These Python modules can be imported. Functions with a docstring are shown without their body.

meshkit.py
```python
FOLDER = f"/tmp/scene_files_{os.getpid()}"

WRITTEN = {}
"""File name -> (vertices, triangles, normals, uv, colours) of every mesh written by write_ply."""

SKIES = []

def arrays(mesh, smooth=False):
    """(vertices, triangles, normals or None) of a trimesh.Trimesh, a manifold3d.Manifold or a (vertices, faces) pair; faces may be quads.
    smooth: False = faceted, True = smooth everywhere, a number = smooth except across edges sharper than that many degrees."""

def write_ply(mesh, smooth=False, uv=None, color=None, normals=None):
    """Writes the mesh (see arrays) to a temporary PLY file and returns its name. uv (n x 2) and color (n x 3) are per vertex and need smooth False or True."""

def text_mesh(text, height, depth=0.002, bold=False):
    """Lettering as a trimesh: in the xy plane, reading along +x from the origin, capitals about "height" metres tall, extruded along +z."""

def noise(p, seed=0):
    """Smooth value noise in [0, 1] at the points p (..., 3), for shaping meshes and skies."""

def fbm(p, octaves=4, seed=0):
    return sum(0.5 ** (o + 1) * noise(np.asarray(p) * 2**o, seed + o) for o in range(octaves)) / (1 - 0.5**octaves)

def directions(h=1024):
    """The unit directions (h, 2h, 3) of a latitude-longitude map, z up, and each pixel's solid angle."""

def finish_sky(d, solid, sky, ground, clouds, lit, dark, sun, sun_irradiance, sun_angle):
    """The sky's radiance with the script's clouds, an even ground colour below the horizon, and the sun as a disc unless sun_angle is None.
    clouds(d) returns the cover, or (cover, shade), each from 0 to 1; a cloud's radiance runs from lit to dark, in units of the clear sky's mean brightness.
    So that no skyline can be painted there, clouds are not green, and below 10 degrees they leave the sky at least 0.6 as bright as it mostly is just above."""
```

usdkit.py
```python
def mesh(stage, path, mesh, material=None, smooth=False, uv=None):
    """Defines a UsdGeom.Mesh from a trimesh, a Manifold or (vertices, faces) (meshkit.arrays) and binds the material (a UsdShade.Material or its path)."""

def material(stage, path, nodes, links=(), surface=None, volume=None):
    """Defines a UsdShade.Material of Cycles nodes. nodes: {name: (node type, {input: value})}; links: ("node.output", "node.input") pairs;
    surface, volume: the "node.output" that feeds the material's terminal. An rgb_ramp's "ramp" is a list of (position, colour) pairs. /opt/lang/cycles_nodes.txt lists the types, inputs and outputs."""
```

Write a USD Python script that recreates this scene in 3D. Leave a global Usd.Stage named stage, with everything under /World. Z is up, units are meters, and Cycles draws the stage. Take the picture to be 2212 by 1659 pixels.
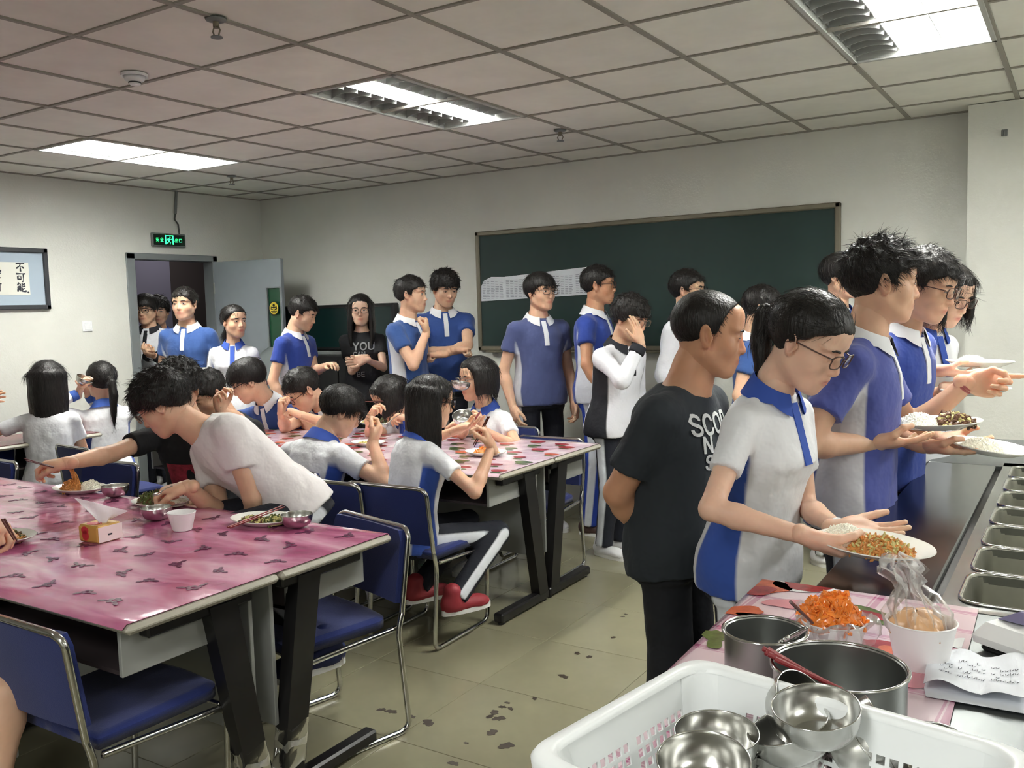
import math, random
import numpy as np, trimesh, manifold3d as m3
import usdkit, meshkit
from pxr import Usd, UsdGeom, UsdLux, UsdShade, Gf, Sdf, Vt

# exposure in stops, strength of the glowing troughs, lamps of the hall behind and beside the camera (x, y, strength)
EXPOSURE=2.05; SKY=0.0; LAMP=12.0
OUTSIDE=[(2.1,-3.5,5),(-.3,-3.4,.6),(4.5,1.0,8),(2.1,-5.2,6),(4.5,-2.4,2.5)]
PI = math.pi
V = lambda *a: np.array(a, float)
def unit(v):
    v = np.asarray(v, float); return v / (np.linalg.norm(v, axis=-1, keepdims=True) + 1e-12)
DOWN, UPV = V(0, 0, -1), V(0, 0, 1)
rng = np.random.default_rng(7)
stage = Usd.Stage.CreateInMemory()
UsdGeom.SetStageUpAxis(stage, UsdGeom.Tokens.z); UsdGeom.SetStageMetersPerUnit(stage, 1.0)
UsdGeom.Xform.Define(stage, '/World'); stage.SetDefaultPrim(stage.GetPrimAtPath('/World'))

def rotz(a): c, s = math.cos(a), math.sin(a); return V(c, -s, 0, s, c, 0, 0, 0, 1).reshape(3, 3)
def roty(a): c, s = math.cos(a), math.sin(a); return V(c, 0, s, 0, 1, 0, -s, 0, c).reshape(3, 3)
def rotx(a): c, s = math.cos(a), math.sin(a); return V(1, 0, 0, 0, c, -s, 0, s, c).reshape(3, 3)
# ------------------------------------------------------------------ camera, light, exposure
FPX, IMW, IMH = 1940.43, 2212, 1659
CAM = V(2.743, -2.748, 1.55)
CR = np.array([[0.84427142, 0.53519982, -0.02769316], [0.02227698, -0.08667763, -0.99598731], [-0.53545261, 0.84026671, -0.08510208]])
CEIL = 1.55 + 1.0985
cam = UsdGeom.Camera.Define(stage, '/World/camera')
cam.CreateFocalLengthAttr(36.0 * FPX / IMW); cam.CreateHorizontalApertureAttr(36.0); cam.CreateVerticalApertureAttr(27.0)
cam.CreateClippingRangeAttr(Gf.Vec2f(0.05, 60.0))
cam.CreateExposureAttr(EXPOSURE)
cm = np.eye(4); cm[0, :3] = CR[0]; cm[1, :3] = -CR[1]; cm[2, :3] = -CR[2]; cm[3, :3] = CAM
cam.AddTransformOp().Set(Gf.Matrix4d(cm.tolist()))
def at(u, v, z=None, y=None, x=None, d=None):
    """the point of the room seen at a pixel, on a plane of known height, depth or side, or at a known distance"""
    r = V((u - IMW / 2) / FPX, (v - IMH / 2) / FPX, 1) @ CR
    if z is not None: return CAM + r * ((z - CAM[2]) / r[2])
    if y is not None: return CAM + r * ((y - CAM[1]) / r[1])
    if x is not None: return CAM + r * ((x - CAM[0]) / r[0])
    return CAM + r * d
def area_light(path, loc, w, h, power, color, rot=None):
    L = UsdLux.RectLight.Define(stage, path)
    L.CreateWidthAttr(w); L.CreateHeightAttr(h); L.CreateIntensityAttr(power); L.CreateColorAttr(Gf.Vec3f(*color))
    L.AddTranslateOp().Set(Gf.Vec3d(*map(float, loc)))
    if rot: L.AddRotateXYZOp().Set(Gf.Vec3f(*rot))
    return L
dome = UsdLux.DomeLight.Define(stage, '/World/sky_light'); dome.CreateIntensityAttr(SKY); dome.CreateColorAttr(Gf.Vec3f(0.9, 0.97, 1.0))

for k, (x, y, pw) in enumerate(OUTSIDE): area_light('/World/hall_lamp_%d' % k, (x, y, CEIL - .012), .55, 1.1, pw, (1.0, 1.0, .97))
area_light('/World/corridor_lamp', (-4.8, 3.2, CEIL - .06), .5, .5, 2.2, (1.0, .98, .95))

# ------------------------------------------------------------------ naming and tagging
USED = {}
def numbered(parent, name):
    n = USED.get((parent, name), 0); USED[(parent, name)] = n + 1
    return name if n == 0 else '%s_%03d' % (name, n)
def put(p, label=None, cat=None, group=None, kind=None):
    for k, v in (('label', label), ('category', cat), ('group', group), ('kind', kind)):
        if v: p.SetCustomDataByKey(k, v)
    return p
class Thing:
    """an Xform whose children are its parts; parts are given in world space when the Xform stays at its base only as a pivot"""
    def __init__(s, name, label=None, cat=None, group=None, kind=None, loc=(0, 0, 0), rz=0, parent='/World', mat=None):
        s.path = parent + '/' + numbered(parent, name); s.x = UsdGeom.Xform.Define(stage, s.path); s.prim = s.x.GetPrim()
        s.loc = np.asarray(loc, float); s.rz = rz; s.R = np.eye(3)
        if mat is not None:
            s.R = np.asarray(mat, float)
            m = np.eye(4); m[:3, :3] = s.R.T; m[3, :3] = s.loc
            s.x.AddTransformOp().Set(Gf.Matrix4d(m.tolist()))
        else:
            s.x.AddTranslateOp().Set(Gf.Vec3d(*s.loc.tolist()))
            if rz: s.x.AddRotateZOp().Set(float(rz)); c, n = math.cos(math.radians(rz)), math.sin(math.radians(rz)); s.R = V(c, -n, 0, n, c, 0, 0, 0, 1).reshape(3, 3)
        put(s.prim, label, cat, group, kind)
    def part(s, name, mesh, mat, smooth=30, label=None, world=False, kind=None, under=None, prim=None, color=None):
        """one Mesh under the thing (or under its part `under`)"""
        parent = under if under else s.path
        path = parent + '/' + numbered(parent, name)
        if world:
            v, f, _ = meshkit.arrays(mesh); mesh = ((v - s.loc) @ s.R, f)
        emit(path, mesh, mat, smooth, prim, color)
        if label or kind: put(stage.GetPrimAtPath(path), label, None, None, kind)
        return path
def emit(path, mesh, mat, smooth=30, prim=None, color=None):
    if prim is not None or color is not None: smooth = True if smooth else False
    m = usdkit.mesh(stage, path, mesh, LOOK[mat] if isinstance(mat, str) else mat, smooth)
    if prim is not None:
        UsdGeom.PrimvarsAPI(m).CreatePrimvar('pan', Sdf.ValueTypeNames.FloatArray, 'vertex').Set(Vt.FloatArray.FromNumpy(np.asarray(prim, np.float32)))
    if color is not None:
        UsdGeom.PrimvarsAPI(m).CreatePrimvar('tone', Sdf.ValueTypeNames.Color3fArray, 'vertex').Set(Vt.Vec3fArray.FromNumpy(np.asarray(color, np.float32)))
    return m
def single(name, mesh, mat, label=None, cat=None, group=None, kind=None, smooth=30, prim=None, color=None):
    path = '/World/' + numbered('/World', name); emit(path, mesh, mat, smooth, prim, color)
    return put(stage.GetPrimAtPath(path), label, cat, group, kind)
def copy_of(src, label, loc, rz=0, group=None, cat=None, mat=None):
    """another instance of a thing that is already built"""
    base = src.path.rsplit('/', 1)[1]
    t = Thing(base.split('_0')[0], label, cat or src.prim.GetCustomDataByKey('category'), group or src.prim.GetCustomDataByKey('group'), None, loc, rz, mat=mat)
    t.prim.GetReferences().AddInternalReference(src.path); t.prim.SetInstanceable(True)
    return t

# ------------------------------------------------------------------ materials
LOOK = {}
def lin(c):
    c = np.asarray(c, float) / 255.0
    return tuple(np.where(c <= .04045, c / 12.92, ((c + .055) / 1.055) ** 2.4).tolist())
def look(name, rgb, rough=.5, metal=0., bump=None, var=0., scale=8., spec=.5, coat=0., trans=0., emit_=0., sub=0., sheen=0., ior=1.5, two=None):
    """rgb in sRGB 0-255. var: tone variation by noise; bump: (scale, distance). two: a second colour where the mesh's primvar `pan` is above 0"""
    c = lin(rgb)
    n = {'p': ('principled_bsdf', {'base_color': c, 'roughness': rough, 'metallic': metal, 'specular_ior_level': spec, 'coat_weight': coat, 'transmission_weight': trans, 'ior': ior})}
    l = []
    if emit_: n['p'][1].update(emission_color=c, emission_strength=emit_)
    if sub: n['p'][1].update(subsurface_weight=sub, subsurface_scale=.01, subsurface_radius=(1., .35, .2))
    if sheen: n['p'][1].update(sheen_weight=sheen)
    if var or bump: n['tc'] = ('texture_coordinate', {})
    src = None
    if two is not None:
        n['at'] = ('attribute', {'attribute': 'pan'}); n['th'] = ('map_range', {'from_min': -.004, 'from_max': .004, 'to_min': 0., 'to_max': 1., 'clamp': True})
        n['mx'] = ('mix', {'color1': c, 'color2': lin(two)})
        l += [('at.fac', 'th.value'), ('th.result', 'mx.fac')]; src = 'mx.color'
    if var:
        n['nz'] = ('noise_texture', {'scale': scale, 'detail': 4., 'roughness': .6}); l.append(('tc.object', 'nz.vector'))
        n['hs'] = ('hsv', {'color': c, 'saturation': 1.}); n['mr'] = ('map_range', {'from_min': .3, 'from_max': .7, 'to_min': 1 - var, 'to_max': 1 + var})
        l += [('nz.fac', 'mr.value'), ('mr.result', 'hs.value')]
        if src: l.append((src, 'hs.color'))
        src = 'hs.color'
    if src: l.append((src, 'p.base_color'))
    if bump:
        n['bn'] = ('noise_texture', {'scale': bump[0], 'detail': 3., 'roughness': .6}); n['b'] = ('bump', {'strength': .6, 'distance': bump[1]})
        l += [('tc.object', 'bn.vector'), ('bn.fac', 'b.height'), ('b.normal', 'p.normal')]
    LOOK[name] = usdkit.material(stage, '/World/Looks/' + name, n, l, surface='p.BSDF')
    return name

# ------------------------------------------------------------------ meshes
cat_ = trimesh.util.concatenate
def tm(v, f): return trimesh.Trimesh(np.asarray(v, float), np.asarray(f, int), process=False)
def man(t): return m3.Manifold(m3.Mesh(np.asarray(t.vertices, np.float32), np.asarray(t.faces, np.uint32)))
def tri(m):
    q = m.to_mesh(); return tm(q.vert_properties[:, :3], q.tri_verts)
def box(x0, x1, y0, y1, z0, z1, bev=0.):
    if bev > 0:
        b = min(bev, .49 * min(x1 - x0, y1 - y0, z1 - z0)); P = []
        for X, Y, Z in ((b, 0, 0), (0, b, 0), (0, 0, b)):
            for s in np.ndindex(2, 2, 2):
                P.append(((x1 - b + X) if s[0] else (x0 + b - X), (y1 - b + Y) if s[1] else (y0 + b - Y), (z1 - b + Z) if s[2] else (z0 + b - Z)))
        return tri(m3.Manifold.hull_points(np.asarray(P, np.float64)))
    v = [(x, y, z) for x in (x0, x1) for y in (y0, y1) for z in (z0, z1)]
    return tm(v, [(0, 1, 3), (0, 3, 2), (4, 6, 7), (4, 7, 5), (0, 4, 5), (0, 5, 1), (2, 3, 7), (2, 7, 6), (0, 2, 6), (0, 6, 4), (1, 5, 7), (1, 7, 3)])
def moved(t, loc=(0, 0, 0), R=None, rz=0., s=1.):
    v = np.asarray(t.vertices) * s
    if rz: c, n = math.cos(math.radians(rz)), math.sin(math.radians(rz)); v = v @ V(c, -n, 0, n, c, 0, 0, 0, 1).reshape(3, 3).T
    if R is not None: v = v @ np.asarray(R).T
    return tm(v + np.asarray(loc, float), t.faces)
def rounded(path, r, n=5):
    """a polyline with its corners rounded"""
    P = [np.asarray(q, float) for q in path]; out = [P[0]]
    for a, b, c in zip(P, P[1:], P[2:]):
        u, w = unit(a - b), unit(c - b); k = min(r, .48 * np.linalg.norm(a - b), .48 * np.linalg.norm(c - b))
        for t in np.linspace(0, 1, n + 1):
            out.append((1 - t) ** 2 * (b + u * k) + 2 * t * (1 - t) * b + t * t * (b + w * k))
    return np.array(out + [P[-1]])
def tube(path, r, n=8, closed=False):
    """a tube along a polyline; r one radius or one per point"""
    P = np.asarray(path, float); k = len(P); r = np.broadcast_to(np.asarray(r, float), (k,))
    T = np.gradient(P, axis=0) if not closed else np.roll(P, -1, 0) - np.roll(P, 1, 0)
    T = unit(T); u = unit(np.cross(T[0], V(.31, .17, .93) if abs(T[0] @ unit(V(.31, .17, .93))) < .9 else V(1, 0, 0)))
    ring = []
    for i in range(k):
        u = unit(u - T[i] * (u @ T[i])); w = np.cross(T[i], u)
        a = np.arange(n) * 2 * PI / n
        ring.append(P[i] + r[i] * (np.cos(a)[:, None] * u + np.sin(a)[:, None] * w))
    v = np.concatenate(ring); f = []
    for i in range(k if closed else k - 1):
        for j in range(n):
            a, b, c, d = i * n + j, i * n + (j + 1) % n, ((i + 1) % k) * n + (j + 1) % n, ((i + 1) % k) * n + j
            f += [(a, b, c), (a, c, d)]
    if not closed:
        v = np.vstack([v, P[0], P[-1]]); c0, c1 = len(v) - 2, len(v) - 1
        for j in range(n):
            f.append((c0, (j + 1) % n, j)); f.append((c1, (k - 1) * n + j, (k - 1) * n + (j + 1) % n))
    return tm(v, f)
def lathe(prof, n=32, sx=1., sy=1.):
    """revolve a closed profile [(r, z)...] round z; a profile that starts and ends on the axis closes itself"""
    P = np.asarray(prof, float); k = len(P); a = np.arange(n) * 2 * PI / n
    v = np.stack([np.outer(P[:, 0], np.cos(a)) * sx, np.outer(P[:, 0], np.sin(a)) * sy, np.repeat(P[:, 1][:, None], n, 1)], -1).reshape(-1, 3); f = []
    for i in range(k - 1):
        for j in range(n):
            q, b, c, d = i * n + j, i * n + (j + 1) % n, (i + 1) * n + (j + 1) % n, (i + 1) * n + j
            if P[i, 0] > 1e-9: f.append((q, b, c))
            if P[i + 1, 0] > 1e-9: f.append((q, c, d))
    return tm(v, f)
def sheet(grid, thick=0.):
    """a surface from a grid of points (a, b, 3); thick > 0 gives it a back and edges"""
    G = np.asarray(grid, float); a, b = G.shape[:2]
    idx = np.arange(a * b).reshape(a, b)
    q = np.stack([idx[:-1, :-1], idx[1:, :-1], idx[1:, 1:], idx[:-1, 1:]], -1).reshape(-1, 4)
    f = np.vstack([q[:, [0, 1, 2]], q[:, [0, 2, 3]]]); v = G.reshape(-1, 3)
    if not thick: return tm(v, f)
    t = tm(v, f); nrm = np.asarray(t.vertex_normals); n = len(v)
    v2 = np.vstack([v + nrm * thick / 2, v - nrm * thick / 2]); fs = [f, f[:, ::-1] + n]
    edge = np.concatenate([idx[:, 0], idx[-1, 1:], idx[-2::-1, -1], idx[0, -2:0:-1]]); e2 = np.roll(edge, -1)
    fs += [np.stack([edge, edge + n, e2], -1), np.stack([e2, edge + n, e2 + n], -1)]
    return tm(v2, np.vstack(fs))
def extrude(poly, z0, z1):
    """a shapely-like list of (x, y) points extruded in z"""
    c = m3.CrossSection([np.asarray(poly, np.float64)], m3.FillRule.NonZero)
    return moved(tri(m3.Manifold.extrude(c, z1 - z0)), (0, 0, z0))
def frame(fwd, up):
    """rotation whose columns are x = fwd, y = left, z = up (up kept exactly only in the plane)"""
    x = unit(fwd); y = unit(np.cross(up, x)); return np.stack([x, y, np.cross(x, y)], 1)
def blob(c, r, n=2):
    t = trimesh.creation.icosphere(n); return moved(tm(t.vertices * np.asarray(r), t.faces), c)

# ------------------------------------------------------------------ implicit shapes
class Fld:
    """a smooth union of shapes: each (function, low corner, high corner, blend)"""
    def __init__(s): s.p = []
    def add(s, f, lo, hi, k, sub=False): s.p.append((f, np.asarray(lo), np.asarray(hi), k, sub)); return s
    def cone(s, a, b, ra, rb, k=.02, sub=False):
        a, b = np.asarray(a, float), np.asarray(b, float); ab = b - a; L2 = ab @ ab + 1e-12
        def f(p):
            q = p - a; t = np.clip(q @ ab / L2, 0, 1); return np.linalg.norm(q - t[:, None] * ab, axis=1) - (ra + (rb - ra) * t)
        R = max(ra, rb); return s.add(f, np.minimum(a, b) - R, np.maximum(a, b) + R, k, sub)
    def chain(s, P, R, k=.02):
        P = np.asarray(P, float); R = np.asarray(R, float)
        def f(p):
            d = np.full(len(p), 9.)
            for a, b, ra, rb in zip(P, P[1:], R, R[1:]):
                q = p - a; ab = b - a; t = np.clip(q @ ab / (ab @ ab + 1e-12), 0, 1); d = np.minimum(d, np.linalg.norm(q - t[:, None] * ab, axis=1) - (ra + (rb - ra) * t))
            return d
        m = R.max(); return s.add(f, P.min(0) - m, P.max(0) + m, k)
    def ell(s, c, r, k=.02, R=None, sub=False):
        c, r = np.asarray(c, float), np.asarray(r, float); A = np.eye(3) if R is None else np.asarray(R)
        def f(p):
            q = (p - c) @ A / r; k0 = np.linalg.norm(q, axis=1); k1 = np.linalg.norm(q / r, axis=1); return k0 * (k0 - 1) / (k1 + 1e-9)
        m = r.max() if R is not None else r; return s.add(f, c - m, c + m, k, sub)
    def __call__(s, p):
        d = np.full(len(p), .25)
        for f, lo, hi, k, sub in s.p:
            m = np.all((p > lo - .05) & (p < hi + .05), axis=1)
            if not m.any(): continue
            e = f(p[m]); o = d[m]
            if sub: o, e = -o, e
            h = np.clip(k - np.abs(o - e), 0, None) / max(k, 1e-6); r = np.minimum(o, e) - h * h * k * .25
            d[m] = -r if sub else r
        return d
    def bounds(s):
        return np.min([q[1] for q in s.p if not q[4]], 0), np.max([q[2] for q in s.p if not q[4]], 0)
def net(f, lo, hi, h, B=4):
    """surface nets over a field that is evaluated only near its surface"""
    lo = np.asarray(lo, float) - 2 * h; n = (np.ceil((np.asarray(hi, float) + 2 * h - lo) / (h * B)).astype(int) + 1)
    g = np.stack(np.meshgrid(*[np.arange(k + 1) for k in n], indexing='ij'), -1)
    Dc = f((lo + g.reshape(-1, 3) * h * B)).reshape(n + 1)
    near = np.zeros(n, bool)
    for o in np.ndindex(2, 2, 2):
        near |= np.abs(Dc[o[0]:o[0] + n[0], o[1]:o[1] + n[1], o[2]:o[2] + n[2]]) < h * B * 1.9
    D = np.repeat(np.repeat(np.repeat(Dc[:-1, :-1, :-1], B, 0), B, 1), B, 2).astype(np.float32)
    mk = np.repeat(np.repeat(np.repeat(near, B, 0), B, 1), B, 2)
    pad = mk.copy()
    for ax in range(3):
        s0 = [slice(None)] * 3; s1 = [slice(None)] * 3; s0[ax] = slice(1, None); s1[ax] = slice(None, -1)
        pad[tuple(s0)] |= pad[tuple(s1)]
    ii = np.argwhere(pad); D[pad] = f(lo + ii * h)
    N = D.shape; S = D < 0
    C = np.zeros(np.array(N) - 1, np.int8)
    for o in np.ndindex(2, 2, 2): C += S[o[0]:N[0] - 1 + o[0], o[1]:N[1] - 1 + o[1], o[2]:N[2] - 1 + o[2]]
    act = (C > 0) & (C < 8); cell = np.argwhere(act); num = np.full(act.shape, -1, np.int64); num[act] = np.arange(len(cell))
    acc = np.zeros((len(cell), 3)); cnt = np.zeros(len(cell))
    for ax in range(3):
        for o in np.ndindex(2, 2):
            a = np.zeros(3, int); a[[k for k in range(3) if k != ax]] = o; b = a.copy(); b[ax] = 1
            da, db = D[tuple((cell + a).T)], D[tuple((cell + b).T)]; cr = (da < 0) != (db < 0)
            t = da[cr] / (da[cr] - db[cr]); q = np.tile(a, (cr.sum(), 1)).astype(float); q[:, ax] = t
            acc[cr] += q; cnt[cr] += 1
    v = lo + h * (cell + acc / cnt[:, None]); F = []
    for ax in range(3):
        b, c = (ax + 1) % 3, (ax + 2) % 3
        s0 = [slice(None)] * 3; s1 = [slice(None)] * 3; s0[ax] = slice(None, -1); s1[ax] = slice(1, None)
        e = np.argwhere(S[tuple(s0)] != S[tuple(s1)]); e = e[(e[:, b] > 0) & (e[:, c] > 0)]
        if not len(e): continue
        eb = np.zeros(3, int); eb[b] = 1; ec = np.zeros(3, int); ec[c] = 1
        e = e[(e[:, b] < N[b] - 1) & (e[:, c] < N[c] - 1)]
        q = np.stack([num[tuple((e - eb - ec).T)], num[tuple((e - ec).T)], num[tuple(e.T)], num[tuple((e - eb).T)]], 1)
        fl = ~S[tuple(e.T)]; q[fl] = q[fl][:, ::-1]; F.append(q)
    F = np.vstack(F); F = F[(F >= 0).all(1)]
    return tm(v, np.vstack([F[:, [0, 1, 2]], F[:, [0, 2, 3]]]))
def relax(t, n=2, lam=.5):
    """plain smoothing of a mesh"""
    v = np.asarray(t.vertices).copy(); f = t.faces; e = np.vstack([f[:, [0, 1]], f[:, [1, 2]], f[:, [2, 0]]])
    deg = np.bincount(e.ravel(), minlength=len(v))[:, None] + 1e-9
    for i in range(n):
        for l in (lam, -lam * 1.03):
            s = np.zeros_like(v)
            for k in range(3): s[:, k] = np.bincount(e[:, 0], v[e[:, 1], k], len(v)) + np.bincount(e[:, 1], v[e[:, 0], k], len(v))
            v = v + l * (s / deg - v)
    return tm(v, f)

# ------------------------------------------------------------------ the materials
def skin_look(name, rgb, lip):
    n = {'p': ('principled_bsdf', {'roughness': .48, 'specular_ior_level': .35, 'subsurface_weight': .25, 'subsurface_scale': .006, 'subsurface_radius': (1., .35, .2)}),
         'at': ('attribute', {'attribute': 'pan'}), 'mx': ('mix', {'color1': lin(rgb), 'color2': lin(lip)}), 'tc': ('texture_coordinate', {}),
         'nz': ('noise_texture', {'scale': 22., 'detail': 3.}), 'hs': ('hsv', {}), 'mr': ('map_range', {'from_min': .3, 'from_max': .7, 'to_min': .94, 'to_max': 1.05})}
    LOOK[name] = usdkit.material(stage, '/World/Looks/' + name, n, [('at.fac', 'mx.fac'), ('tc.object', 'nz.vector'), ('nz.fac', 'mr.value'), ('mr.result', 'hs.value'), ('mx.color', 'hs.color'), ('hs.color', 'p.base_color')], surface='p.BSDF')
skin_look('skin', (218, 176, 148), (186, 112, 100)); skin_look('skin_fair', (228, 188, 164), (196, 120, 110)); skin_look('skin_tan', (200, 150, 118), (172, 100, 88))
LOOK['eye'] = usdkit.material(stage, '/World/Looks/eye', {'a': ('attribute', {'attribute': 'tone'}), 'p': ('principled_bsdf', {'roughness': .12})}, [('a.color', 'p.base_color')], surface='p.BSDF')
look('lash', (30, 24, 22), .6)
n_ = {'p': ('principled_bsdf', {'roughness': .42, 'specular_ior_level': .35}), 'tc': ('texture_coordinate', {}), 'mp': ('mapping', {'scale': (170., 170., 22.)}), 'nz': ('noise_texture', {'scale': 1., 'detail': 3.}),
      'r': ('rgb_ramp', {'ramp': [(.3, lin((13, 12, 12))), (.7, lin((34, 30, 28)))]}), 'b': ('bump', {'strength': .7, 'distance': .004})}
LOOK['hair'] = usdkit.material(stage, '/World/Looks/hair', n_, [('tc.object', 'mp.vector'), ('mp.vector', 'nz.vector'), ('nz.fac', 'r.fac'), ('r.color', 'p.base_color'), ('nz.fac', 'b.height'), ('b.normal', 'p.normal')], surface='p.BSDF')
look('hair_strand', (26, 23, 22), .45, spec=.4)
FB = (11., .014)
WHITE, BLUE, NAVY = (226, 228, 232), (44, 84, 172), (22, 25, 36)
look('shirt_blue', (42, 74, 142), .85, bump=FB, two=(206, 210, 216), sheen=.2); look('shirt_royal', (36, 64, 150), .85, bump=FB, two=(206, 210, 220), sheen=.2)
look('shirt_violet', (74, 84, 158), .85, bump=FB, two=(212, 212, 218), sheen=.2); look('shirt_slate', (74, 84, 130), .85, bump=FB, two=(200, 204, 214), sheen=.2)
look('shirt_sky', (50, 84, 146), .85, bump=FB, two=(206, 210, 216), sheen=.2)
look('shirt_white', WHITE, .85, bump=FB, two=(48, 82, 168), sheen=.2); look('shirt_jacket', (224, 226, 232), .7, bump=FB, two=(24, 26, 34)); look('shirt_tee', (228, 224, 224), .85, bump=FB)
look('shirt_black', (25, 26, 30), .85, bump=FB); look('shirt_charcoal', (40, 46, 52), .85, bump=FB)
for a in ('blue', 'royal', 'violet', 'slate', 'sky'): look('collar_' + a, (226, 228, 232), .8)
look('collar_white', (50, 82, 172), .8); look('collar_jacket', (24, 26, 34), .8); look('collar_longsleeve', (62, 98, 184), .8)
LOOK['shirt_longsleeve'] = LOOK['shirt_white']; LOOK['cuff_longsleeve'] = LOOK['collar_longsleeve']; LOOK['cuff_jacket'] = LOOK['collar_jacket']
look('legs_navy', NAVY, .85, bump=FB, two=(218, 222, 228)); look('legs_plain', (24, 26, 32), .85, bump=FB); look('legs_blue', (36, 66, 164), .85, bump=FB, two=(214, 218, 226)); look('legs_grey_short', (52, 56, 66), .85, bump=FB)
look('glass_black', (28, 22, 22), .3); look('glass_metal', (150, 130, 116), .3, .8); look('glass_brown', (78, 52, 44), .35)
LOOK['lens'] = usdkit.material(stage, '/World/Looks/lens', {'t': ('transparent_bsdf', {}), 'g': ('glossy_bsdf', {'roughness': .03}), 'f': ('fresnel', {'IOR': 1.35}), 'm': ('mix_closure', {})}, [('f.fac', 'm.fac'), ('t.BSDF', 'm.closure1'), ('g.BSDF', 'm.closure2')], surface='m.closure')
look('shoe_white', (220, 220, 222), .6); look('lace_white', (235, 235, 235), .7); look('shoe_red', (150, 44, 54), .6); look('lace_red', (225, 84, 84), .7); look('shoe_blue', (30, 42, 92), .6); look('lace_blue', (240, 92, 62), .7); look('sole_white', (232, 232, 230), .55)
look('shoe_brown', (70, 48, 44), .6); look('lace_brown', (160, 74, 60), .7); look('shoe_black', (24, 24, 28), .6); look('lace_black', (40, 40, 44), .7)
look('print_white', (214, 216, 216), .8); look('print_grey', (150, 152, 154), .8); look('print_red', (150, 44, 62), .8, var=.4, scale=40.); look('print_green', (44, 120, 92), .8)

# ------------------------------------------------------------------ more materials: room
WALLC = (216, 217, 210)
look('wall', WALLC, .75, var=.03, scale=3., bump=(60., .002)); look('ceil', (226, 224, 216), .85, var=.035, scale=4., bump=(180., .001)); look('grid_bar', (150, 147, 138), .6)
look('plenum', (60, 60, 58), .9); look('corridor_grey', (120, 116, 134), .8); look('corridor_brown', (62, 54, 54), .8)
look('door_grey', (142, 150, 156), .45, var=.03, scale=6.); look('frame_grey', (128, 134, 136), .45); look('door_glass_green', (26, 74, 48), .2)
look('black', (20, 20, 22), .45); look('black_metal', (24, 23, 24), .35, var=.2, scale=12.); look('dark_grey', (58, 60, 62), .5); look('mid_grey', (120, 124, 124), .5); look('pale_grey', (178, 180, 176), .5)
look('chalkboard', (26, 52, 48), .55, var=.10, scale=2.2, bump=(200., .0006)); look('board_frame', (126, 120, 104), .45, .3); look('paper', (222, 226, 232), .8); look('ink', (52, 54, 62), .8); look('ink_faint', (150, 154, 164), .8)
look('screen', (16, 40, 40), .25); look('yellow', (214, 190, 60), .5); look('chrome', (205, 205, 202), .13, 1.); look('steel', (200, 200, 196), .22, 1., var=.05, scale=30.); look('steel_brushed', (176, 178, 176), .34, 1., var=.06, scale=9.)
look('sign_black', (14, 36, 26), .3); look('sign_green', (30, 235, 95), .4, emit_=1.6); look('white_plastic', (232, 234, 236), .35); look('red_print', (206, 54, 60), .5); look('scroll_paper', (226, 226, 216), .8); look('scroll_mount', (170, 186, 200), .7); look('frame_dark', (60, 62, 66), .4)
look('cable', (70, 72, 68), .6); look('aluminium', (172, 174, 170), .3, .9); look('lamp_on', (255, 255, 250), .5, emit_=LAMP); look('lamp_on_old', (255, 255, 250), .5, emit_=LAMP * .62); look('louvre_grey', (168, 170, 168), .45, .25); look('lamp_off', (150, 152, 150), .25, .6)
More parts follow.
